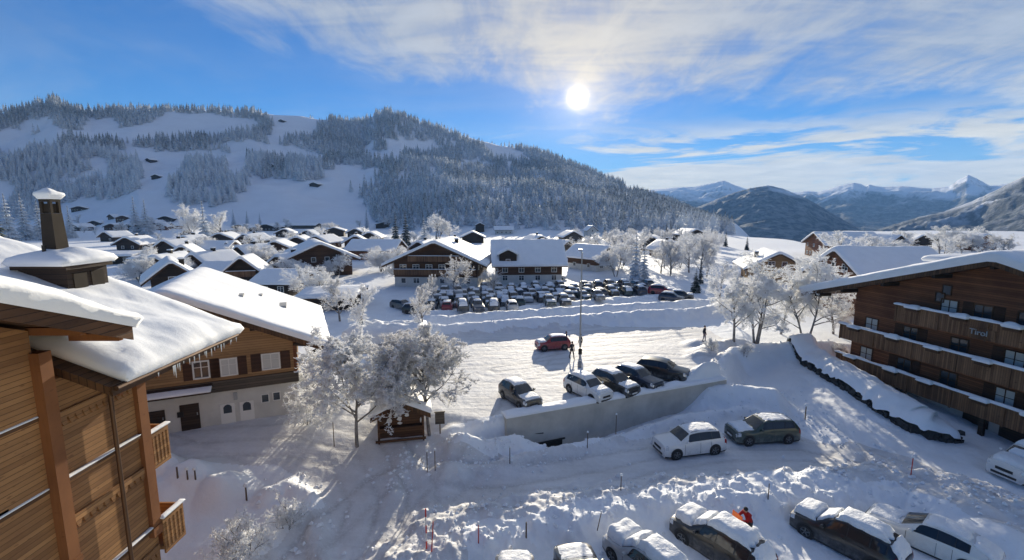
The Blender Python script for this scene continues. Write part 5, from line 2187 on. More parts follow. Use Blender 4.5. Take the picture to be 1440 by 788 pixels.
def stone_wall():
    P = pix([(1110, 502), (1140, 520), (1180, 543), (1230, 570), (1275, 592), (1310, 602), (1352, 606)], -1.0)
    seg = [0]
    for a, b in zip(P, P[1:]):
        seg.append(seg[-1] + math.hypot(b[0] - a[0], b[1] - a[1]))

    def at(q):
        q = max(0, min(q, seg[-1] - 1e-4))
        for i in range(len(P) - 1):
            if q <= seg[i + 1]:
                f = (q - seg[i]) / (seg[i + 1] - seg[i])
                d = Vector((P[i + 1][0] - P[i][0], P[i + 1][1] - P[i][1])).normalized()
                return Vector((P[i][0] + (P[i + 1][0] - P[i][0]) * f, P[i][1] + (P[i + 1][1] - P[i][1]) * f)), d
    root = empty('stone_wall', (P[3][0], P[3][1], gz(*P[3])), 0, 'low curved dark stone wall under a thick snow ridge beside the driveway', 'wall')
    O = Vector(root.location)
    rg = random.Random(6)
    st = MB()
    q = 0.0
    while q < seg[-1]:
        c, d = at(q)
        n = Vector((d.y, -d.x))       # towards the driveway
        base = gz(c.x, c.y)
        for lay in range(3):
            s = rg.uniform(.13, .30)
            z = base + .10 + lay * .27 + rg.uniform(-.05, .05)
            ctr = Vector((c.x, c.y, z)) - O + Vector((-n.x, -n.y, 0)) * (lay * .09 + rg.uniform(-.08, .10))
            vs = []
            for k in range(8):
                sx, sy, sz = (1 if k & 1 else -1), (1 if k & 2 else -1), (1 if k & 4 else -1)
                vs.append(ctr + Vector((sx * s * rg.uniform(.6, 1.1), sy * s * rg.uniform(.6, 1.1), sz * s * rg.uniform(.45, .75))))
            st.add(vs, [(0, 2, 3, 1), (4, 5, 7, 6), (0, 1, 5, 4), (1, 3, 7, 5), (3, 2, 6, 7), (2, 0, 4, 6)])
        q += rg.uniform(.22, .36)
    st.build('stones', M['stone'], root)
    # snow ridge swept along the wall top, spreading back towards the house
    nq, nc = 90, 14
    vs, fs = [], []
    for i in range(nq + 1):
        f = i / nq
        c, d = at(seg[-1] * f)
        n = Vector((-d.y, d.x))       # away from the driveway
        b = gz(c.x, c.y)
        taper = min(1, f * 9) ** .5 * min(1, (1 - f) * 10) ** .5
        for k in range(nc + 1):
            g = k / nc
            rag = float(fbm(np.array([f * 34.]), np.array([5.5]), 3, 17)[0])
            off = -.28 + 2.6 * g - (max(0, rag) * .9 if k < 3 else 0)
            h = .62 + 1.0 * taper * (math.sin(min(1, g * 1.6 + .12) * math.pi * .5) ** .7) * (1 - sstep(g, .70, 1.0)) * (1 + .35 * float(fbm(np.array([f * 16.]), np.array([g * 3.]), 3, 7)[0]))
            if g > .98:
                h = -.4
            vs.append((c.x + n.x * off - O.x, c.y + n.y * off - O.y, b + h * (1 if taper > .05 else .4) - O.z - ((.18 + max(0, rag) * 1.0) if k == 0 else (max(0, rag) * .5 if k == 1 else 0))))
    for i in range(nq):
        for k in range(nc):
            a = i * (nc + 1) + k
            fs.append((a, a + 1, a + nc + 2, a + nc + 1))
    mb = MB()
    mb.add(vs, fs)
    mb.build('snow_cover', M['roof_snow'], root, smooth=True)


M['stone'] = plaster_mat('dark_stone', (0.085, 0.08, 0.075), 0.3)
stone_wall()
# ------------------------------------------------------------------ kiosk, signs, poles, stakes
def kiosk():
    p = hit(558, 619)
    rz = R(12)
    root = chalet('kiosk', 'small brown wooden kiosk with white cut-out figures under a thick snow roof', (p.x, p.y + 1.5, gz(p.x, p.y) + .05), rz, 2.9, 2.4, 1.7, .7, 'wood_brown', 0, .42, .42, .5, cat='kiosk', nx=14, ny=12)
    yf = -1.2
    b = MB()
    b.box((-1.6, yf - .62, .0), (1.55, yf - .55, .16))
    b.box((-1.35, yf - .35, .80), (1.35, yf - .004, .86))
    b.build('counter', M['wood_brown'], root)
    for i, (x, z, w, h) in enumerate(((-.75, 1.2, .34, .42), (-.1, 1.28, .36, .34), (-.1, .98, .32, .2), (.38, 1.5, .3, .3), (-.28, 1.62, .22, .26), (1.25, 1.05, .1, .4))):
        d = MB()
        n = 9
        rg = random.Random(i)
        pts = [(x + math.cos(2 * math.pi * k / n) * w / 2 * rg.uniform(.7, 1.1), z + math.sin(2 * math.pi * k / n) * h / 2 * rg.uniform(.7, 1.1)) for k in range(n)]
        d.prism(pts, yf - .03, yf - .004)
        d.build('cut_out_figure', M['white_trim'], root)
    for sg in (-1, 1):
        d = MB()
        d.box((sg * 1.4 - .06, yf - .5, -.2), (sg * 1.4 + .06, yf - .38, 1.7))
        d.build('post', M['wood_brown'], root)


kiosk()


def board_sign(u, v, label, h, w_, bh, rz, mm='wood_grey'):
    p = hit(u, v)
    root = empty('information_board', p, rz, label, 'sign')
    b = MB()
    b.tube((0, 0, -.3), (0, 0, h), .04, None, 8)
    b.build('post', M['stake'], root)
    b = MB()
    b.box((-w_ / 2, -.07, h - bh), (w_ / 2, -.042, h))
    b.box((-w_ / 2 - .04, -.08, h + .003), (w_ / 2 + .04, .02, h + .05))
    b.build('board', M[mm], root)
    return root


board_sign(619, 610, 'grey square notice board on a post beside the kiosk', 1.5, .62, .8, R(10))


def light_pole():
    p = hit(815, 517)
    root = empty('light_pole', p, 0, 'tall slender grey light pole standing in the middle of the snowy car park', 'pole')
    b = MB()
    b.tube((0, 0, -.3), (0, 0, 10.6), .085, .05, 10)
    b.lathe([(.0, 0), (.19, 0), (.19, .5), (.10, .62), (.09, .62)], 'z', (0, 0, 0), 12)
    b.build('pole', M['grey_metal'], root, smooth=True, sharp=50)
    h = MB()
    h.tube((0, 0, 10.5), (0, .9, 10.75), .035, None, 8)
    h.box((-.14, .8, 10.66), (.14, 1.5, 10.80))
    h.build('lamp_head', M['grey_metal'], root)
    c = MB()
    c.box((-.16, -.24, 1.3), (.16, -.09, 1.9))
    c.build('control_box', M['dark_metal'], root)


light_pole()


def stake(u, v, h, label, red=False, group=None, tilt=(0, 0), snow=True, r=.03, bands=False, name='marker_stake'):
    p = hit(u, v)
    root = empty(name, p, 0, label, 'stake', group)
    root.rotation_euler = (tilt[0], tilt[1], 0)
    b = MB()
    if bands:
        n = 5
        for i in range(n):
            b.tube((0, 0, -.3 if i == 0 else h * i / n), (0, 0, h * (i + 1) / n), r, None, 7, i % 2)
        b.build('pole', [M['red_paint'], M['white_trim']], root)
    else:
        b.tube((0, 0, -.3), (0, 0, h), r, r * .8, 7)
        b.build('pole', M['red_paint' if red else 'stake'], root)
    if snow:
        s = MB()
        s.lathe([(r * .8, h - .04), (r * 2.2, h), (r * 2.4, h + r * 1.5), (r * 1.4, h + r * 3.2), (0, h + r * 3.6)], 'z', (0, 0, 0), 8)
        s.build('snow_cap', M['car_snow'], root, smooth=True)
    return root


stake(600, 772, 2.0, 'taller red pole with white bands at the left end of the lower snow bank', bands=True, snow=False, r=.035)
stake(607, 776, 1.5, 'shorter red pole leaning beside the taller banded one by the lower snow bank', red=True, snow=False, tilt=(0, R(4)))
stake(673, 764, 1.0, 'short red stake half sunk in the lower snow bank', red=True)
stake(740, 756, .8, 'dark stub of a post above the snowy car roof at the bottom', snow=False, r=.045)
stake(840, 746, 1.0, 'thin bent stake beside the dark car at the bottom', tilt=(0, R(10)), r=.025)
stake(717, 652, 1.1, 'thin wooden stake on the sunlit snow berm, nearest the bottom left end of the berm')
stake(826, 630, 1.1, 'thin wooden stake on the sunlit berm midway below the retaining wall')
stake(866, 611, 1.5, 'tallest thin stake on the berm below the retaining wall')
stake(601, 664, 1.3, 'left one of two thin brown stakes at the street junction')
stake(612, 662, 1.3, 'right one of two thin brown stakes at the street junction')
stake(1281, 668, 1.1, 'reddish stake on the snow bank in front of the white saloon', red=True)
stake(1132, 590, 1.1, 'snow-clotted grey post standing by the driveway behind the green estate car', r=.05)
stake(873, 690, .9, 'thin grey stake at the kerb of the snowy road')
stake(1080, 702, .9, 'dark stake between the two snowed-in cars at the bottom', snow=False)
stake(470, 628, 1.6, 'thin dark stake left of the kiosk in the shaded street', snow=False)
for i, (u, lb) in enumerate(((264, 'left of two white knobbed stakes on the snow mound by the near chalet'), (275, 'right of two white knobbed stakes on the snow mound by the near chalet'))):
    stake(u, 674, .55, lb, r=.045)
stake(250, 672, .6, 'dark bare stake on the snow mound beside the white knobbed ones', snow=False, r=.05)
stake(347, 704, .8, 'snowy stake at the tip of the sunlit snow patch in the shaded street', r=.05)

# ------------------------------------------------------------------ cars close by
def car_at(u, v, heading, kind, paint, L, W, H, label, snow=(), group=None, rails=False, zoff=0.0):
    if group and 'snowed-in' in group:
        zoff = -.13
    p = Vector((*flat(u, v, 0.0), 0)) if group and 'above the retaining' in group else hit(u, v)
    ca = math.cos(heading), math.sin(heading)
    f, r = gz(p.x + ca[0] * L * .3, p.y + ca[1] * L * .3), gz(p.x - ca[0] * L * .3, p.y - ca[1] * L * .3)
    base = empty_z = (f + r) / 2 + zoff
    return make_car('car', label, (p.x, p.y, base), heading, kind, paint, L, W, H, group, snow, rails=rails)


def heading(uf, vf, ur, vr, z):
    a, b = flat(uf, vf, z), flat(ur, vr, z)
    return math.atan2(a[1] - b[1], a[0] - b[0])


G1 = 'cars on the snowy road'
car_at(968, 634, heading(948, 646, 1003, 639, -2), 'suv', 'white', 4.65, 1.88, 1.68, 'white estate SUV with black windows on the road above the snow bank', (('roof', .035),), G1, True)
car_at(1070, 618, heading(1046, 628, 1104, 625, -2), 'wagon', 'green', 4.75, 1.85, 1.66, 'dark green estate car with snow on its bonnet behind the white SUV', (('hood', .10), ('roof', .02)), G1, True)
G2 = 'cars parked above the retaining wall'
HW = math.atan2(-WN[1], -WN[0])
car_at(826, 556, HW + R(12), 'suv', 'white', 4.05, 1.70, 1.52, 'white car with snowy roof, leftmost of the close row above the wall', (('roof', .14), ('hood', .10)), G2)
car_at(864, 549, HW + R(12), 'suv', 'black', 4.1, 1.70, 1.52, 'black car with snow on its bonnet beside the white one in the row', (('hood', .10), ('roof', .10)), G2)
car_at(897, 541, HW + R(14), 'wagon', 'navy', 4.1, 1.68, 1.44, 'dark blue car third from the white one in the row above the wall', (('roof', .08),), G2)
car_at(931, 532, HW + R(35), 'suv', 'black', 4.3, 1.75, 1.56, 'glossy black car without snow at the right end of the row', (), G2)
car_at(731, 565, HW + R(8), 'wagon', 'black', 4.0, 1.68, 1.42, 'black estate car with snow on its roof parked alone left of the row', (('roof', .10), ('hood', .09)), G2)
car_at(777, 491, R(192), 'suv', 'red', 3.55, 1.62, 1.46, 'red car with snowy bonnet standing in the open car park', (('hood', .12), ('roof', .05)))
G3 = 'snowed-in cars at the bottom edge'
car_at(1306, 767, R(127), 'hatch', 'white', 4.9, 1.88, 1.5, 'white saloon with dark side glass and a thin snow blanket', (('roof', .09), ('rear', .09), ('hood', .07)), G3)
car_at(1190, 766, R(124), 'suv', 'black', 4.6, 1.84, 1.62, 'black car with heavy snow on roof and bonnet left of the white saloon', (('roof', .30), ('hood', .34), ('screen', .16), ('rear', .22), ('left_windows', .03)), G3)
car_at(1012, 776, R(124), 'suv', 'black', 4.6, 1.84, 1.66, 'black car being cleared of deep snow by the person in red', (('roof', .34), ('hood', .40), ('screen', .28), ('rear', .26)), G3)
car_at(912, 806, R(120), 'wagon', 'silver', 4.5, 1.82, 1.52, 'silver car buried under smooth snow next to the one being cleared', (('roof', .40), ('hood', .46), ('screen', .38), ('rear', .38), ('left_windows', .05)), G3)
car_at(822, 838, R(98), 'suv', 'black', 4.5, 1.84, 1.62, 'dark car with roof rails and bare windows at the bottom edge', (('hood', .02),), G3, True)
car_at(727, 852, R(93), 'wagon', 'grey', 4.3, 1.80, 1.50, 'car at the bottom edge showing only its snow-capped roof', (('roof', .22), ('hood', .22), ('screen', .15)), G3)
car_at(1446, 668, R(196), 'suv', 'white', 4.8, 1.94, 1.85, 'white van-like car cut by the right edge below the dark chalet', (('roof', .20), ('hood', .22), ('front_half', .1)))

# ------------------------------------------------------------------ people
def person_at(u, v, rz, label, pose='stand', **kw):
    p = hit(u, v)
    return person(label, p, rz, pose=pose, **kw)


person_at(804, 505, R(20), 'person in dark winter clothes walking beside the light pole', 'walk', seed=1)
person_at(816, 493, R(-60), 'person in dark jacket standing just behind the light pole', 'stand', seed=2, top=(.03, .012, .012))
person_at(796, 489, R(80), 'person in black standing at the tail of the red car', 'stand', seed=3, hat=(.02, .02, .02))
person_at(990, 481, R(40), 'person in dark jacket and pale trousers by the snow mound under the frosted trees', 'stand', seed=4, top=(.02, .02, .03), legs=(.12, .12, .16))
_p = hit(1052, 757)
worker = person('person in dark red jacket leaning over a car to push snow off it', (_p.x, _p.y, gz(_p.x, _p.y)), R(-72), pose='lean', top=(.34, .012, .010), legs=(.04, .04, .05), hair=(.015, .012, .01), seed=5, bulk=1.3)


def snow_pusher():
    a = Vector((_p.x, _p.y, gz(_p.x, _p.y)))
    d = Vector((math.sin(R(-72)), -math.cos(R(-72)), 0))
    s = Vector((-d.y, d.x, 0))
    root = empty('snow_shovel', a + d * .75 + Vector((0, 0, 1.20)), R(-72), 'orange snow shovel blade held over the snowy car roof', 'shovel')
    b = MB()
    n = 8
    vs, fs = [], []
    for i in range(n + 1):
        t = i / n
        for x in (-.30, .30):
            vs.append((x, -.02 - .12 * t * t, .28 - .50 * t))
    b.add(vs, [(2 * i, 2 * i + 1, 2 * i + 3, 2 * i + 2) for i in range(n)])
    vs2 = [(x, y + .025, z) for x, y, z in vs]
    b.add(vs2, [(2 * i, 2 * i + 2, 2 * i + 3, 2 * i + 1) for i in range(n)])
    b.build('blade', M['orange'], root)
    h = MB()
    h.tube((0, 0, .02), (.12, .62, -.22), .018, None, 8)
    h.build('handle', M['stake'], root)


M['orange'] = mat('orange_plastic', (.80, .16, .02), .45)
snow_pusher()

# ------------------------------------------------------------------ the packed car park
def packed_cars():
    rg = random.Random(4)
    protos = {}
    names = ['black', 'grey', 'silver', 'navy', 'white', 'brown', 'green', 'red']
    words = {'black': 'black', 'grey': 'grey', 'silver': 'silver', 'navy': 'dark blue', 'white': 'white', 'brown': 'brown', 'green': 'dark green', 'red': 'red'}
    wts = [12, 5, 2, 6, 2, 2, 3, 1]
    rows = [(434.5, 606, 742, 'front row'), (429, 602, 800, 'second row'), (423.5, 603, 850, 'third row'), (418, 612, 905, 'fourth row'),
            (413, 625, 925, 'fifth row'), (408.5, 680, 920, 'back row')]
    for v0, u0, u1, rn in rows:
        u = u0 + rg.uniform(0, 4)
        while u < u1:
            v = v0 - (u - 740) * .030 * (1 if u > 740 else .4)
            p = hit(u, v)
            zc = p.y
            if rg.random() < .93:
                c = rg.choices(names, wts)[0]
                kind = rg.choice(('suv', 'wagon', 'hatch'))
                sn = rg.choice((0.05, .12, .18))
                key = (c, kind)
                if key not in protos:
                    H = {'suv': 1.66, 'wagon': 1.52, 'hatch': 1.46}[kind]
                    o = protos[key] = small_car_mesh(kind, c, 4.4, 1.8, H, sn, len(protos) + 3)
                else:
                    o = protos[key].copy()
                    col.objects.link(o)
                o.location = (p.x, p.y, p.z)
                o.scale = (.88, .88, .88)
                o.rotation_euler = (0, 0, R(rg.choice((0, 180)) + rg.uniform(-6, 6) + 8))
                tag(o, 'small %s %s with snowy top, %s of the packed car park' % (words[c], {'suv': 'SUV', 'wagon': 'estate car', 'hatch': 'saloon car'}[kind], rn), 'car', 'cars in the packed car park')
            u += rg.uniform(2.05, 2.45) * FPX / zc
    for u, v, c, kind, lb in ((566, 434, 'grey', 'wagon', 'snow-covered grey car parked apart at the left of the packed car park'), (586, 441, 'black', 'suv', 'dark car half buried at the left end of the far snow berm'),
                              (784, 393, 'white', 'suv', 'white car standing alone above the packed car park'), (944, 424, 'navy', 'suv', 'dark blue car by the shaded right end of the far berm'),
                              (958, 420, 'black', 'wagon', 'black car right of the dark blue one at the shaded end of the berm'), (930, 414, 'red', 'wagon', 'dark red car at the right end of the packed car park')):
        p = hit(u, v)
        key = (c, kind)
        if key in protos:
            o = protos[key].copy()
            col.objects.link(o)
        else:
            o = protos[key] = small_car_mesh(kind, c, 4.4, 1.8, 1.58, .14, 7)
        o.location = p
        o.rotation_euler = (0, 0, R(70 + rg.uniform(-20, 20)))
        tag(o, lb, 'car', 'cars around the packed car park')


packed_cars()

# ------------------------------------------------------------------ village
def house(label, u, v, wpx, lf, he, rise, deg, wall, T=.5, base=0.0, ox=.9, oy=.9, chim=(), balc=False, dens=1.0, side=True, nx=14, ny=14, name='house', cat='house', wins=True, group=None):
    p = hit(u, v)
    zc = p.y * CP - (p.z - CAMH) * SP
    W = wpx * zc / FPX
    L = W * lf
    z = p.z
    c = p + Vector((math.sin(R(-deg)), math.cos(R(-deg)), 0)) * L * .5
    zg = min(gz(c.x, c.y), z)
    rows = auto_windows(W, he, rise, base, int(u * 3 + v), dens) if wins else ()
    sd = []
    if side and wins:
        rg = random.Random(int(u + v))
        for sg in (1, -1):
            n = max(1, int(L / 3.4))
            for i in range(n):
                if rg.random() < .8:
                    sd.append((sg, -L / 2 + (i + .5) * L / n, min(1.4, he - .8), 1.0, 1.0))
                if he > 4.4 and rg.random() < .8:
                    sd.append((sg, -L / 2 + (i + .5) * L / n, he - 1.1, 1.0, 1.0))
    bl = []
    if balc:
        bl = [(-W / 2 + .2, W / 2 - .2, 2.65)]
        if he + rise * .4 > 6:
            bl.append((-W / 3.2, W / 3.2, 5.2))
    return chalet(name, label, (c.x, c.y, zg - .1), R(deg), W, L, he, rise, wall, base, T, ox, oy, rows, sd, bl, chim, group, cat, nx=nx, ny=ny)


GV = 'snow-roofed houses of the village'
house('big chalet with a wide gable and balcony just behind the packed car park', 613, 404, 118, .95, 4.9, 3.6, -4, 'wood_brown', .55, 2.0, 1.9, 1.3, ((2.5, 1, 1.0),), True, nx=30, ny=24)
# the blue-roofed house: long side towards us
def long_house(label, u, v, wpx, depth, he, rise, deg, wall, T, base, dormer=None, chim=(), cat='house', name='house', wins=True, n=24):
    p = hit(u, v)
    zc = p.y * CP - (p.z - CAMH) * SP
    Lr = wpx * zc / FPX
    c = p + Vector((0, 1, 0)) * depth * .5
    zg = min(gz(c.x, c.y), p.z)
    sd = []
    if wins:
        k = max(2, int(Lr / 2.8))
        for i in range(k):
            y = -Lr / 2 + (i + .5) * Lr / k
            sd.append((1, y, min(1.4, he - .9), 1.1, 1.1))
            if he > 4.2:
                sd.append((1, y, he - 1.2, 1.1, 1.2))
    root = chalet(name, label, (c.x, c.y, zg - .1), R(deg - 90), depth, Lr, he, rise, wall, base, T, 1.0, .9, auto_windows(depth, he, rise, base, int(u)) if wins else (), sd, (), chim, None, cat, nx=n, ny=n)
    if dormer:
        y, w_, zt = dormer
        k = rise / (depth / 2)
        d = MB()
        x1 = depth / 2 + .25
        vs = []
        for x in (depth * .08, x1):
            vs += [(x, y - w_ / 2, he - .2), (x, y + w_ / 2, he - .2), (x, y + w_ / 2, zt - .9), (x, y, zt), (x, y - w_ / 2, zt - .9)]
        d.add(vs, [(0, 1, 2, 3, 4), (9, 8, 7, 6, 5), (0, 5, 6, 1), (1, 6, 7, 2), (2, 7, 8, 3), (3, 8, 9, 4), (4, 9, 5, 0)])
        do = d.build('dormer', M['wood_dark'], root)
        zf = lambda X, Y: zt + .05 - .9 / (w_ / 2) * np.sqrt((Y - y) ** 2 + .02)
        snow_part('snow_cap', depth * .05, x1 + .4, y - w_ / 2 - .4, y + w_ / 2 + .4, zf, .4, 45, do, nx=10, ny=12, edge=.35, cut=.5)
        far_window(do, (x1, y, he + .4), .9, 1.0, '+x')
    return root


long_house('chalet with a broad shaded blue-white roof and a pointed dormer behind the car park', 742, 400, 92, 11, 4.3, 4.0, 4, 'wood_brown', .5, 2.0, (-4.3, 3.4, 7.0), ((-1.5, 3.5, 1.0),))
house('brown chalet with wide snow roof and darker gable, right of the red roofed row', 452, 389, 84, 1.1, 4.2, 3.0, 28, 'wood_brown', .6, 0, 1.6, 1.3, (), False, nx=24, ny=24)
long_house('long reddish building with low snow roof behind the brown chalet', 524, 366, 66, 10, 3.2, 2.4, -6, 'wood_red', .55, 0)
house('small dark gable poking up right behind the white-walled chalet roof', 246, 428, 48, 1.6, 4.4, 2.2, 38, 'wood_dark', .5, 0, 1.2, 1.0, ((1.5, -1, 1.1),), side=False)
house('dark timber house with an open gable and white balcony snow', 343, 407, 40, 1.1, 3.6, 2.3, 14, 'wood_dark', .5, 0, .9, .9, (), True)
house('hut with a small steep white dormer gable', 320, 361, 15, 2.4, 2.2, 2.4, 10, 'wood_dark', .45, 0, .5, .5)
long_house('low dark house with blue shaded roof left of the steep gable hut', 292, 362, 46, 9, 2.6, 2.0, 4, 'wood_dark', .5, 0)
house('brown gabled house left of the wide brown chalet', 388, 366, 44, 1.2, 3.2, 2.3, 16, 'wood_brown', .55, 0, 1.2, 1.0)
house('tiny snow-roofed shed in front of the steep gable hut', 303, 376, 12, 1.3, 1.8, 1.5, 6, 'wood_dark', .4, 0, .4, .4, wins=False, name='shed', cat='shed')
long_house('flat-roofed low dark building with thick snow at the left behind the chimney', 158, 372, 50, 8, 2.3, .5, 4, 'wood_dark', .5, 0)
long_house('low flat garage with a white snow slab', 204, 375, 30, 7, 2.0, .4, 2, 'wood_dark', .5, 0, cat='garage', name='garage', wins=False)
long_house('long flat snow-covered carport between the frosted trees', 458, 437, 62, 7, 2.0, .4, 6, 'wood_dark', .55, 0, cat='carport', name='carport', wins=False)
long_house('snow-buried house with dark red wall among bushes below the brown chalet', 386, 418, 46, 8, 2.5, 1.4, -3, 'wood_dark', .5, 0)
long_house('low snowy roof left of the dark timber house with the balcony', 300, 398, 40, 9, 2.2, 1.3, 6, 'wood_grey', .6, 0, wins=False)
for u, v, w_, q, dg, wall, lb in (
        (222, 394, 40, 1.3, 8, 'wood_dark', 'low snow-covered house left of the dark gable behind the white-walled chalet'), (278, 388, 36, 1.2, -16, 'wood_brown', 'house with a broad snowy roof between chimney and open-gabled timber house'),
        (258, 372, 26, 1.4, 22, 'wood_dark', 'small dark house beside the frosted bush-like tree'), (235, 360, 28, 1.2, -8, 'wood_dark', 'dark house with snow roof in the row left of the steep gable hut'),
        (340, 372, 26, 1.3, -20, 'wood_dark', 'small chalet between the steep gable hut and the brown gabled house'), (418, 352, 28, 1.2, 12, 'wood_dark', 'small chalet tucked behind the wide brown chalet'),
        (446, 350, 26, 1.2, -10, 'wood_brown', 'chalet with snow gable below the lone dark barn'), (310, 344, 26, 1.2, 10, 'wood_dark', 'chalet just below the biggest hamlet fir'),
        (346, 346, 22, 1.2, -12, 'wood_dark', 'dark little chalet below the low long hamlet house'), (180, 352, 24, 1.3, 6, 'wood_dark', 'dark chalet above the low flat garage'),
        (500, 350, 24, 1.2, 16, 'wood_brown', 'brown chalet peeping out behind the long reddish building'), (590, 362, 24, 1.2, -14, 'wood_dark', 'dark roof peeping over the wide-gabled chalet'),
        (640, 356, 26, 1.3, 10, 'wood_dark', 'snowy gable between the wide-gabled chalet and the tower-like hut'), (396, 392, 34, 1.2, -14, 'wood_dark', 'dark house below the brown gabled one'),
        (262, 350, 20, 1.2, -6, 'wood_dark', 'small dark house left of the low blue-shaded roof'), (832, 356, 24, 1.2, -18, 'wood_dark', 'dark snowy house above the chalet with the long shaded roof'),
        (760, 350, 26, 1.3, 14, 'wood_dark', 'dark house showing over the ridge of the blue-white roof'), (946, 362, 26, 1.2, 12, 'wood_brown', 'brown house among trees right of the tall frosted spruce')):
    house(lb, u, v, w_ * 1.2, q, 2.7, 2.3, dg, wall, .65, 0, 1.2, 1.1, nx=10, ny=10, dens=.8, chim=((w_ * .01, 0, .8),))
for u, v, w_, lb in ((285, 322, 20, 'low hamlet house between the reddish ones and the flat long house'), (300, 330, 24, 'brown hamlet house just below the biggest frosted fir on its right'),
                     (400, 334, 22, 'dark house in the snowy band left of the lone dark barn'), (432, 338, 24, 'snow-roofed house directly left below the lone dark barn'),
                     (500, 334, 22, 'dark house in the snowy band right of the lone dark barn'), (520, 342, 26, 'chalet above the long reddish building'),
                     (150, 340, 22, 'dark chalet in the field right of the tall chimney'), (265, 336, 20, 'dark chalet left of the frosted trees round the biggest hamlet fir')):
    house(lb, u, v, w_, 1.2, 2.8, 2.3, rng.uniform(-20, 20), 'wood_dark', .65, 0, 1.1, 1.0, nx=8, ny=8, dens=.7)
house('lone dark barn in the snow field below the hill', 470, 333, 26, 1.0, 3.6, 1.9, 14, 'wood_dark', .5, 0, .9, .8, wins=False, name='barn', cat='barn')
house('dark barn beside the slim fir at the foot of the hill', 541, 321, 24, 1.0, 3.4, 2.2, 8, 'wood_dark', .5, 0, .9, .8, wins=False, name='barn', cat='barn')
long_house('grey-walled farm building in the shaded meadow', 420, 322, 46, 14, 3.0, 1.6, 0, 'wood_grey', .5, 0, wins=False)
house('small dark gable just above the big wide-gabled chalet', 665, 342, 30, 1.2, 2.8, 2.4, 5, 'wood_dark', .5, 0, 1.0, .8, wins=False)
house('dark tower-like hut on the bright snow field', 675, 327, 12, 1.0, 5.0, 1.6, 5, 'wood_dark', .35, 0, .6, .6, wins=False, name='hut', cat='hut')
long_house('low white house in the haze at the foot of the wooded hill', 708, 330, 24, 9, 3.2, 1.8, 4, 'plaster', .5, 0)
house('brown chalet with a long shaded roof right of the blue-roofed house', 852, 381, 42, 1.3, 3.5, 2.4, 38, 'wood_brown', .5, 1.6, 1.0, 1.0, (), True)
house('dark gable with wide snow roof right of the tall frosted spruce', 915, 353, 36, 1.1, 3.2, 2.2, -22, 'wood_dark', .5, 0, 1.2, .9)
house('low dark roofed house left of the tall frosted spruce', 874, 352, 30, 1.1, 2.6, 2.2, 8, 'wood_dark', .5, 0, 1.0, .9)
house('small house with a snowy gable amid frosted trees left of the shaded roof chalet', 798, 362, 26, 1.2, 3.0, 2.2, 26, 'wood_grey', .5, 0, .9, .8)
house('far snow-roofed house in the valley thicket', 806, 342, 26, 1.2, 3.0, 2.4, 10, 'wood_grey', .5, 0, .9, .8)
house('pale house wall catching light at the valley edge', 833, 334, 14, 1.2, 4.2, 2.4, 10, 'plaster', .4, 0, .7, .7)
house('dark house on the bright rise right of the fir spur', 978, 341, 30, 1.3, 3.6, 2.4, 6, 'wood_dark', .5, 0, .9, .9)
house('chalet with rounded snow roof and chimney behind the right frosted trees', 1092, 398, 66, 1.1, 3.4, 2.6, -16, 'wood_tan', .55, 0, 1.6, 1.2, ((-3.2, -1, 1.3),), nx=24, ny=22)
long_house('dark red building under a broad sunlit snow roof behind the right chalet', 1208, 366, 70, 16, 4.6, 3.2, -12, 'wood_red', .7, 0, n=20)
long_house('neighbouring chalet with a broad hipped snow roof rising behind the dark chalet', 1284, 453, 118, 13, 5.2, 3.5, -4, 'wood_red', .8, 0, n=26)
house('dark gabled house on the right skyline behind the red building', 1262, 353, 26, 1.2, 3.4, 2.4, 10, 'wood_dark', .5, 0, .8, .8)
house('second dark gabled house further right on the skyline', 1296, 350, 24, 1.2, 3.2, 2.2, -12, 'wood_dark', .5, 0, .8, .8)
house('dark house with reddish wall on the far right skyline', 1384, 352, 40, 1.1, 3.6, 2.4, 8, 'wood_red', .5, 0, .8, .8)
for u, v, w_, wall, lb in ((112, 297, 22, 'wood_dark', 'long dark barn at the edge of the frosted wood left of the hamlet'), (173, 311, 18, 'wood_brown', 'hamlet house with round snow roof just left of the paired firs'),
                           (212, 318, 15, 'wood_dark', 'dark hamlet house partly behind the paired firs'), (133, 318, 20, 'wood_dark', 'wide hamlet house with white gable rim near the chimney'),
                           (156, 309, 11, 'wood_grey', 'smallest hamlet hut between two snowy gables'), (157, 324, 18, 'wood_brown', 'hamlet house lowest on the left below the smallest hut'),
                           (233, 312, 20, 'wood_dark', 'tall dark hamlet house right of the paired firs'), (243, 322, 12, 'wood_red', 'little hamlet house with a bright pointed gable'),
                           (226, 324, 14, 'wood_red', 'low reddish hamlet house under the tall dark one'), (181, 325, 14, 'wood_dark', 'hamlet house beside the foot of the paired firs'),
                           (336, 326, 24, 'wood_dark', 'low long house with flat snowy roof right of the big frosted fir'), (374, 325, 26, 'wood_dark', 'broad low house with snowy roof below the small firs'),
                           (104, 325, 18, 'wood_dark', 'dark hamlet house close behind the tall chimney')):
    house(lb, u, v, w_, 1.1, 3.0, 2.3, rng.uniform(-18, 18), wall, .6, 0, .9, .9, side=False, nx=8, ny=8, dens=.7)
for u, v, w_, lb in ((208, 228, 9, 'upper small hay barn beside the frosted wood on the left slope'), (219, 252, 12, 'lower small hay barn beside the frosted wood on the left slope'), (381, 236, 10, 'hay barn between two wood islands on the slope'),
                     (441, 263, 13, 'hay barn alone low on the open slope'), (395, 172, 7, 'tiny hay barn high on the upper clearing'), (892, 277, 8, 'tiny hut on the ridge clearing right of the sun')):
    house(lb, u, v, w_, 1.1, 3.2, 2.0, rng.uniform(-20, 20), 'wood_dark', .7, 0, .8, .8, wins=False, side=False, nx=5, ny=5, name='hay_barn', cat='barn')


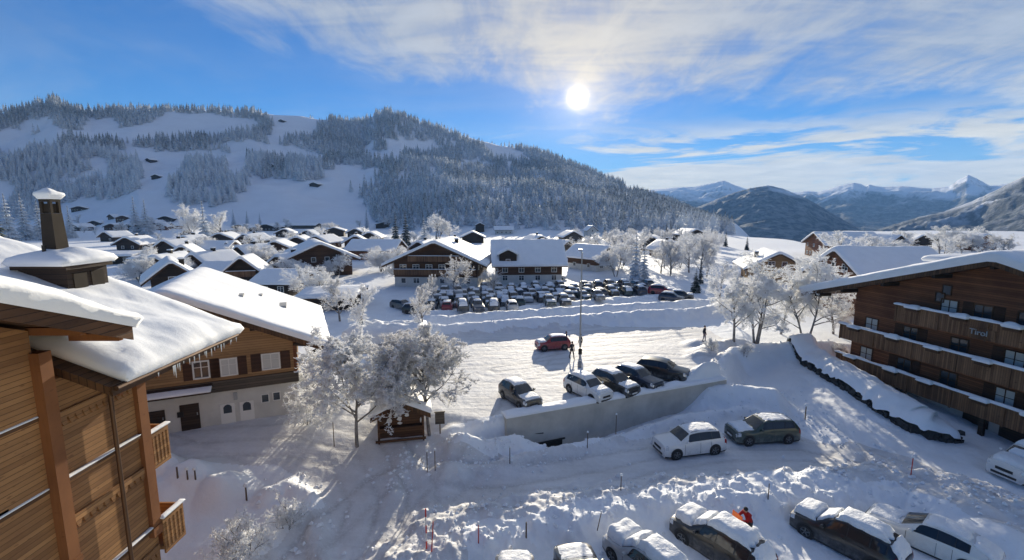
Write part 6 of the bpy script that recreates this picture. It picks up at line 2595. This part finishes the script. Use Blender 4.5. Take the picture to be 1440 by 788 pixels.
def snow_hut():
    p = hit(548, 480)
    root = empty('snow_heap', (p.x, p.y + 1.5, p.z), R(10), 'big flat-topped heap of ploughed snow behind the frosted street trees', 'snow heap')
    v, f = snow_sheet(-4.6, 3.4, -1.8, 1.8, lambda X, Y: X * 0 - .2, 1.9, 52, nx=24, ny=14, edge=.9, cut=.5, lump=.25)
    fast_mesh('snow', v, f, M['fresh'], True, root)


snow_hut()
# ------------------------------------------------------------------ trees and bushes
def tree_at(u, v, hpx, seed, label, mm='frost', spread=1.0, group=None, **kw):
    p = hit(u, v)
    zc = p.y * CP - (p.z - CAMH) * SP
    H = hpx * zc / FPX
    return bare_tree('tree', label, p, H, spread, seed, mm, group=group, twig=kw.pop('twig', .016), **kw)


# the big frosted pair by the kiosk
tree_at(502, 628, 138, 2, 'wide hoar-frosted tree leaning over the street left of the kiosk', 'frost', 1.45, nb=(15, 8, 7, 5), low=.32, twig=.023, tuft=2.0)
tree_at(604, 612, 132, 7, 'hoar-frosted tree with dark trunk right behind the kiosk', 'frost_dim', 1.3, nb=(14, 8, 7, 5), low=.38, twig=.021, tuft=2.0)
tree_at(548, 600, 92, 12, 'smaller frosted tree behind the kiosk roof between the two big ones', 'frost', 1.1, nb=(10, 8, 6, 4), low=.4)
# right group in front of the dark chalet
tree_at(1063, 484, 122, 21, 'many-stemmed frosted birch, left of the group by the dark chalet', 'frost', 1.0, trunks=3, nb=(9, 7, 6, 4), low=.25)
tree_at(1132, 482, 118, 22, 'frosted tree with dark trunk close to the eave of the dark chalet', 'frost', 1.05, trunks=2, nb=(10, 7, 6, 4), low=.25)
tree_at(1098, 470, 84, 23, 'frosted tree in the middle of the group by the dark chalet', 'frost', 1.1, nb=(10, 7, 6, 4), low=.2)
tree_at(1032, 480, 92, 24, 'thin frosted tree at the left edge of the group by the car park', 'frost', .9, nb=(9, 7, 5, 4), low=.2)
tree_at(1172, 470, 80, 25, 'frosted tree half behind the corner of the dark chalet', 'frost', 1.1, nb=(10, 7, 6, 4), low=.15)

# a few kinds copied about the valley
def proto_tree(seed, mm, **kw):
    return bare_tree('tree', 'frosted tree', (0, 0, -500), 9.0, kw.pop('spread', 1.0), seed, mm, levels=4, nb=(11, 9, 8, 6), low=.15, twig=.030, tuft=1.6, **kw)


PT = [proto_tree(41, 'frost', spread=1.1), proto_tree(42, 'frost_dim', spread=1.0), proto_tree(43, 'frost', spread=1.25, trunks=2), proto_tree(44, 'frost_dim', spread=1.2)]
USED = [False] * len(PT)


def place_tree(u, v, hpx, k, label, group=None, sq=1.0):
    o = PT[k]
    if USED[k]:
        o = copy_tree(o)
    USED[k] = True
    p = hit(u, v)
    zc = p.y * CP - (p.z - CAMH) * SP
    s = hpx * zc / FPX / 9.0
    o.location = p
    o.scale = (s * sq, s * sq, s)
    o.rotation_euler = (0, 0, rng.random() * 6.28)
    tag(o, label, 'tree', group)
    return o


for u, v, h, k, sq, lb in (
        (510, 470, 66, 0, 1.0, 'round frosted tree at the corner of the white-based chalet roof'), (478, 452, 60, 1, 1.2, 'greyish frosted tree above the carport'),
        (450, 425, 48, 2, 1.4, 'broad frosted tree in front of the brown chalet'), (420, 420, 44, 0, 1.2, 'frosted tree left of the broad one before the brown chalet'),
        (596, 470, 70, 1, .8, 'frosted tree beside the flat-topped snow heap'), (640, 418, 52, 3, .9, 'dark frosted tree rising out of the packed car park'),
        (608, 432, 46, 1, .7, 'thin dim tree at the left end of the packed car park'), (270, 338, 46, 2, 1.0, 'frosted broadleaf tree just left of the biggest hamlet fir'),
        (313, 340, 40, 0, 1.2, 'pinkish pale frosted tree just right of the biggest hamlet fir'), (271, 362, 26, 2, 1.3, 'frosted bush-like tree before the low blue-roofed house'),
        (363, 372, 26, 0, 1.3, 'frosted tree between the steep gable hut and the brown gabled house'), (452, 345, 24, 0, 1.3, 'pale tree by the lone dark barn'),
        (618, 336, 32, 2, 1.3, 'pale rounded tree right of the twin dark firs'), (560, 378, 30, 0, 1.4, 'frosted tree between the long reddish building and the wide chalet'),
        (695, 412, 30, 3, 1.4, 'dim frosted bush at the corner of the blue-roofed house'), (1012, 432, 60, 0, 1.0, 'frosted tree behind the left end of the right-hand group'),
        (1150, 420, 74, 2, 1.0, 'tall pale frosted tree just left of the dark chalet roof'), (1178, 396, 66, 0, 1.2, 'frosted tree in front of the dark red building'),
        (1235, 372, 40, 2, 1.5, 'frosted tree right of the dark red building'), (1320, 362, 34, 0, 1.6, 'frosted tree under the right skyline houses'), (1352, 360, 30, 1, 1.6, 'dim frosted tree between skyline houses on the right'),
        (1412, 358, 26, 3, 1.6, 'dim frosted tree rightmost below the skyline')):
    place_tree(u, v, h, k, lb, None, sq)
# the thicket of the valley floor: many alike
rg = random.Random(19)
for i in range(46):
    u = rg.uniform(760, 1010)
    v = 338 + 62 * rg.random() ** 1.2
    if v > 396:
        continue
    hp = 12 + (v - 330) * .62 * rg.uniform(.8, 1.2)
    if 690 < u < 800 and v > 345:
        continue
    place_tree(u, v, hp, rg.randrange(4), 'bare frost-grey tree in the loose thicket of the valley floor', 'frosted trees of the valley thicket', rg.uniform(.9, 1.4))
for i in range(46):
    u = rg.uniform(190, 600)
    v = rg.uniform(336, 350) if rg.random() < .5 else rg.uniform(368, 400)
    place_tree(u, v, 10 + (v - 330) * .36, rg.choice((0, 2)), 'low frosted tree among the village gardens', 'frosted garden trees of the village', rg.uniform(1.1, 1.7))
for i in range(34):
    place_tree(rg.uniform(110, 640), rg.uniform(318, 336), rg.uniform(9, 20), rg.randrange(4), 'small frosted tree in the strip of trees under the hill', 'frosted trees along the foot of the hill', rg.uniform(1.0, 1.7))
for i in range(16):
    u = rg.uniform(1165, 1440)
    place_tree(u, rg.uniform(345, 372), rg.uniform(18, 32), rg.choice((0, 1, 2)), 'frosted tree in the belt behind the dark chalet roof', 'frosted trees behind the dark chalet', rg.uniform(1.1, 1.7))
for o, usd in zip(PT, USED):
    if not usd:
        raise RuntimeError('unused tree kind')


def fir_at(u, v, hpx, seed, label, mm='fir_near', wide=.19, group=None, tiers=15):
    p = hit(u, v)
    zc = p.y * CP - (p.z - CAMH) * SP
    return fir_tree('fir_tree', label, p, hpx * zc / FPX, seed, mm, group, wide, tiers)


for u, v, h, mm, w_, lb in (
        (289, 344, 66, 'fir_frost', .20, 'biggest frosted fir right of the hamlet'), (192, 330, 58, 'fir_frost', .21, 'left one of the paired frosted firs in the hamlet'), (207, 330, 54, 'fir_frost', .21, 'right one of the paired frosted firs in the hamlet'),
        (329, 318, 26, 'fir_frost', .18, 'left small fir above the low long house'), (348, 318, 24, 'fir_frost', .18, 'middle small fir above the low long house'), (366, 318, 20, 'fir_frost', .18, 'right small fir above the broad low house'),
        (516, 322, 34, 'fir_near', .14, 'slim fir beside the dark barn at the hill foot'), (557, 346, 52, 'fir_dark', .17, 'left of the twin dark firs above the wide-gabled chalet'), (571, 346, 54, 'fir_dark', .17, 'right of the twin dark firs above the wide-gabled chalet'),
        (597, 346, 44, 'fir_near', .20, 'frosted fir standing right of the twin dark firs'), (614, 344, 22, 'fir_dark', .17, 'very small dark fir beside the pale rounded tree'),
        (893, 398, 78, 'fir_near', .17, 'tall frosted spruce in the middle of the valley floor'), (905, 396, 60, 'fir_near', .17, 'second spruce leaning against the tall frosted one'),
        (985, 400, 46, 'fir_dark', .10, 'narrow dark cypress-like fir left of the rounded-roof chalet'), (978, 412, 36, 'fir_dark', .24, 'low dark fir below the narrow cypress-like one'),
        (850, 344, 34, 'fir_dark', .16, 'dark fir left of the low dark roofed house'), (36, 338, 70, 'fir_frost', .20, 'tall frosted fir left of the chimney'), (14, 340, 74, 'fir_frost', .20, 'tall frosted fir at the left picture edge'),
        (58, 338, 62, 'fir_frost', .20, 'tall frosted fir just behind the chimney'), (-8, 345, 80, 'fir_dark', .22, 'dark fir cut by the left picture edge'), (100, 335, 50, 'fir_frost', .20, 'frosted fir right of the chimney'),
        (1000, 345, 26, 'fir_dark', .18, 'dark fir on the bright rise right of the dark house'), (1020, 347, 24, 'fir_dark', .18, 'dark fir further right on the bright rise'), (1050, 352, 22, 'fir_dark', .18, 'lone dark fir on the bright slope before the far range')):
    fir_at(u, v, h, int(u * 7 + v) % 997, lb, mm, w_)
for i in range(17):
    u = 908 + i * 3.4 + rg.uniform(-1.5, 1.5)
    fir_at(u, 338 + rg.uniform(-3, 3), rg.uniform(20, 30), 300 + i, 'dark fir in the short dense row on the valley edge', 'fir_dark', .15, 'row of dark firs on the valley edge', 10)


def bush(u, v, hm, seed, label, mm='frost', sp=1.6):
    p = hit(u, v)
    return bare_tree('bush', label, p, hm, sp, seed, mm, levels=4, trunks=4, nb=(7, 7, 6, 4), low=.05, twig=.014, cat='bush', tuft=1.4)


bush(338, 806, 2.5, 71, 'snow-laden bush with brown heart in the yard at the bottom left', 'frost', 1.3)
bush(432, 596, 2.2, 72, 'frosted bush against the right end of the white-based chalet')
bush(440, 560, 2.6, 73, 'frosted bush under the eave of the white-based chalet')
bush(1048, 500, 1.3, 74, 'low frosted bush at the foot of the many-stemmed birch')
bush(1000, 492, 1.1, 75, 'low frosted bush on the snow mound beside the standing person')
bush(405, 740, 1.2, 76, 'frosted shrub on the shaded snow bank at the street corner')
bush(1180, 500, 1.2, 77, 'low snow-covered shrub at the corner of the dark chalet balcony')

# ------------------------------------------------------------------ broken snow thrown up by the plough
def clods():
    rn = np.random.RandomState(12)
    P = []
    for k, n, sp in ((0, 420, .9), (1, 1500, 1.5), (2, 260, 1.6), (5, 200, 1.0), (7, 160, .8), (8, 220, .9), (9, 160, .8), (10, 260, 1.1)):
        L = BERMS[k][0]
        seg = rn.randint(0, len(L) - 1, n)
        f = rn.rand(n)
        a, b = np.array(L)[seg], np.array(L)[seg + 1]
        P.append(a + (b - a) * f[:, None] + rn.normal(size=(n, 2)) * sp)
    P = np.concatenate(P)
    z = ground(P[:, 0], P[:, 1])
    s = 0.035 + 0.15 * rn.rand(len(P)) ** 3.2
    base = np.array([(1, 0, 0), (-1, 0, 0), (0, 1, 0), (0, -1, 0), (0, 0, 1), (0, 0, -1), (.7, .7, .5), (-.7, .6, .4)])[:6]
    fc = np.array([(0, 2, 4), (2, 1, 4), (1, 3, 4), (3, 0, 4), (2, 0, 5), (1, 2, 5), (3, 1, 5), (0, 3, 5)])
    V = base[None] * (0.6 + 0.7 * rn.rand(len(P), 6, 1)) * s[:, None, None] * np.array([1, 1, .75])
    a = rn.rand(len(P)) * 6.28
    ca, sa = np.cos(a)[:, None], np.sin(a)[:, None]
    V = np.stack([V[..., 0] * ca - V[..., 1] * sa, V[..., 0] * sa + V[..., 1] * ca, V[..., 2]], 2)
    V += np.concatenate([P, (z + s * .25)[:, None]], 1)[:, None]
    F = fc[None] + (np.arange(len(P)) * 6)[:, None, None]
    o = fast_mesh('snow_clods', V.reshape(-1, 3), F.reshape(-1, 3), M['fresh'], False)
    tag(o, 'broken lumps of ploughed snow scattered along the banks', 'snow lumps', kind='stuff')


clods()


# ------------------------------------------------------------------ cold valley air
def haze():
    mb = MB()
    mb.box((-3600, -60, -330), (6600, 7600, 760))
    m = bpy.data.materials.new('valley_air')
    m.use_nodes = True
    N = m.node_tree.nodes
    N.remove(N['Principled BSDF'])
    pv = N.new('ShaderNodeVolumePrincipled')
    pv.inputs['Color'].default_value = (0.22, 0.48, 1.0, 1)
    pv.inputs['Density'].default_value = 0.00011
    pv.inputs['Anisotropy'].default_value = 0.1
    m.node_tree.links.new(pv.outputs[0], N['Material Output'].inputs['Volume'])
    o = mb.build('haze', m)
    o['kind'] = 'stuff'


haze()
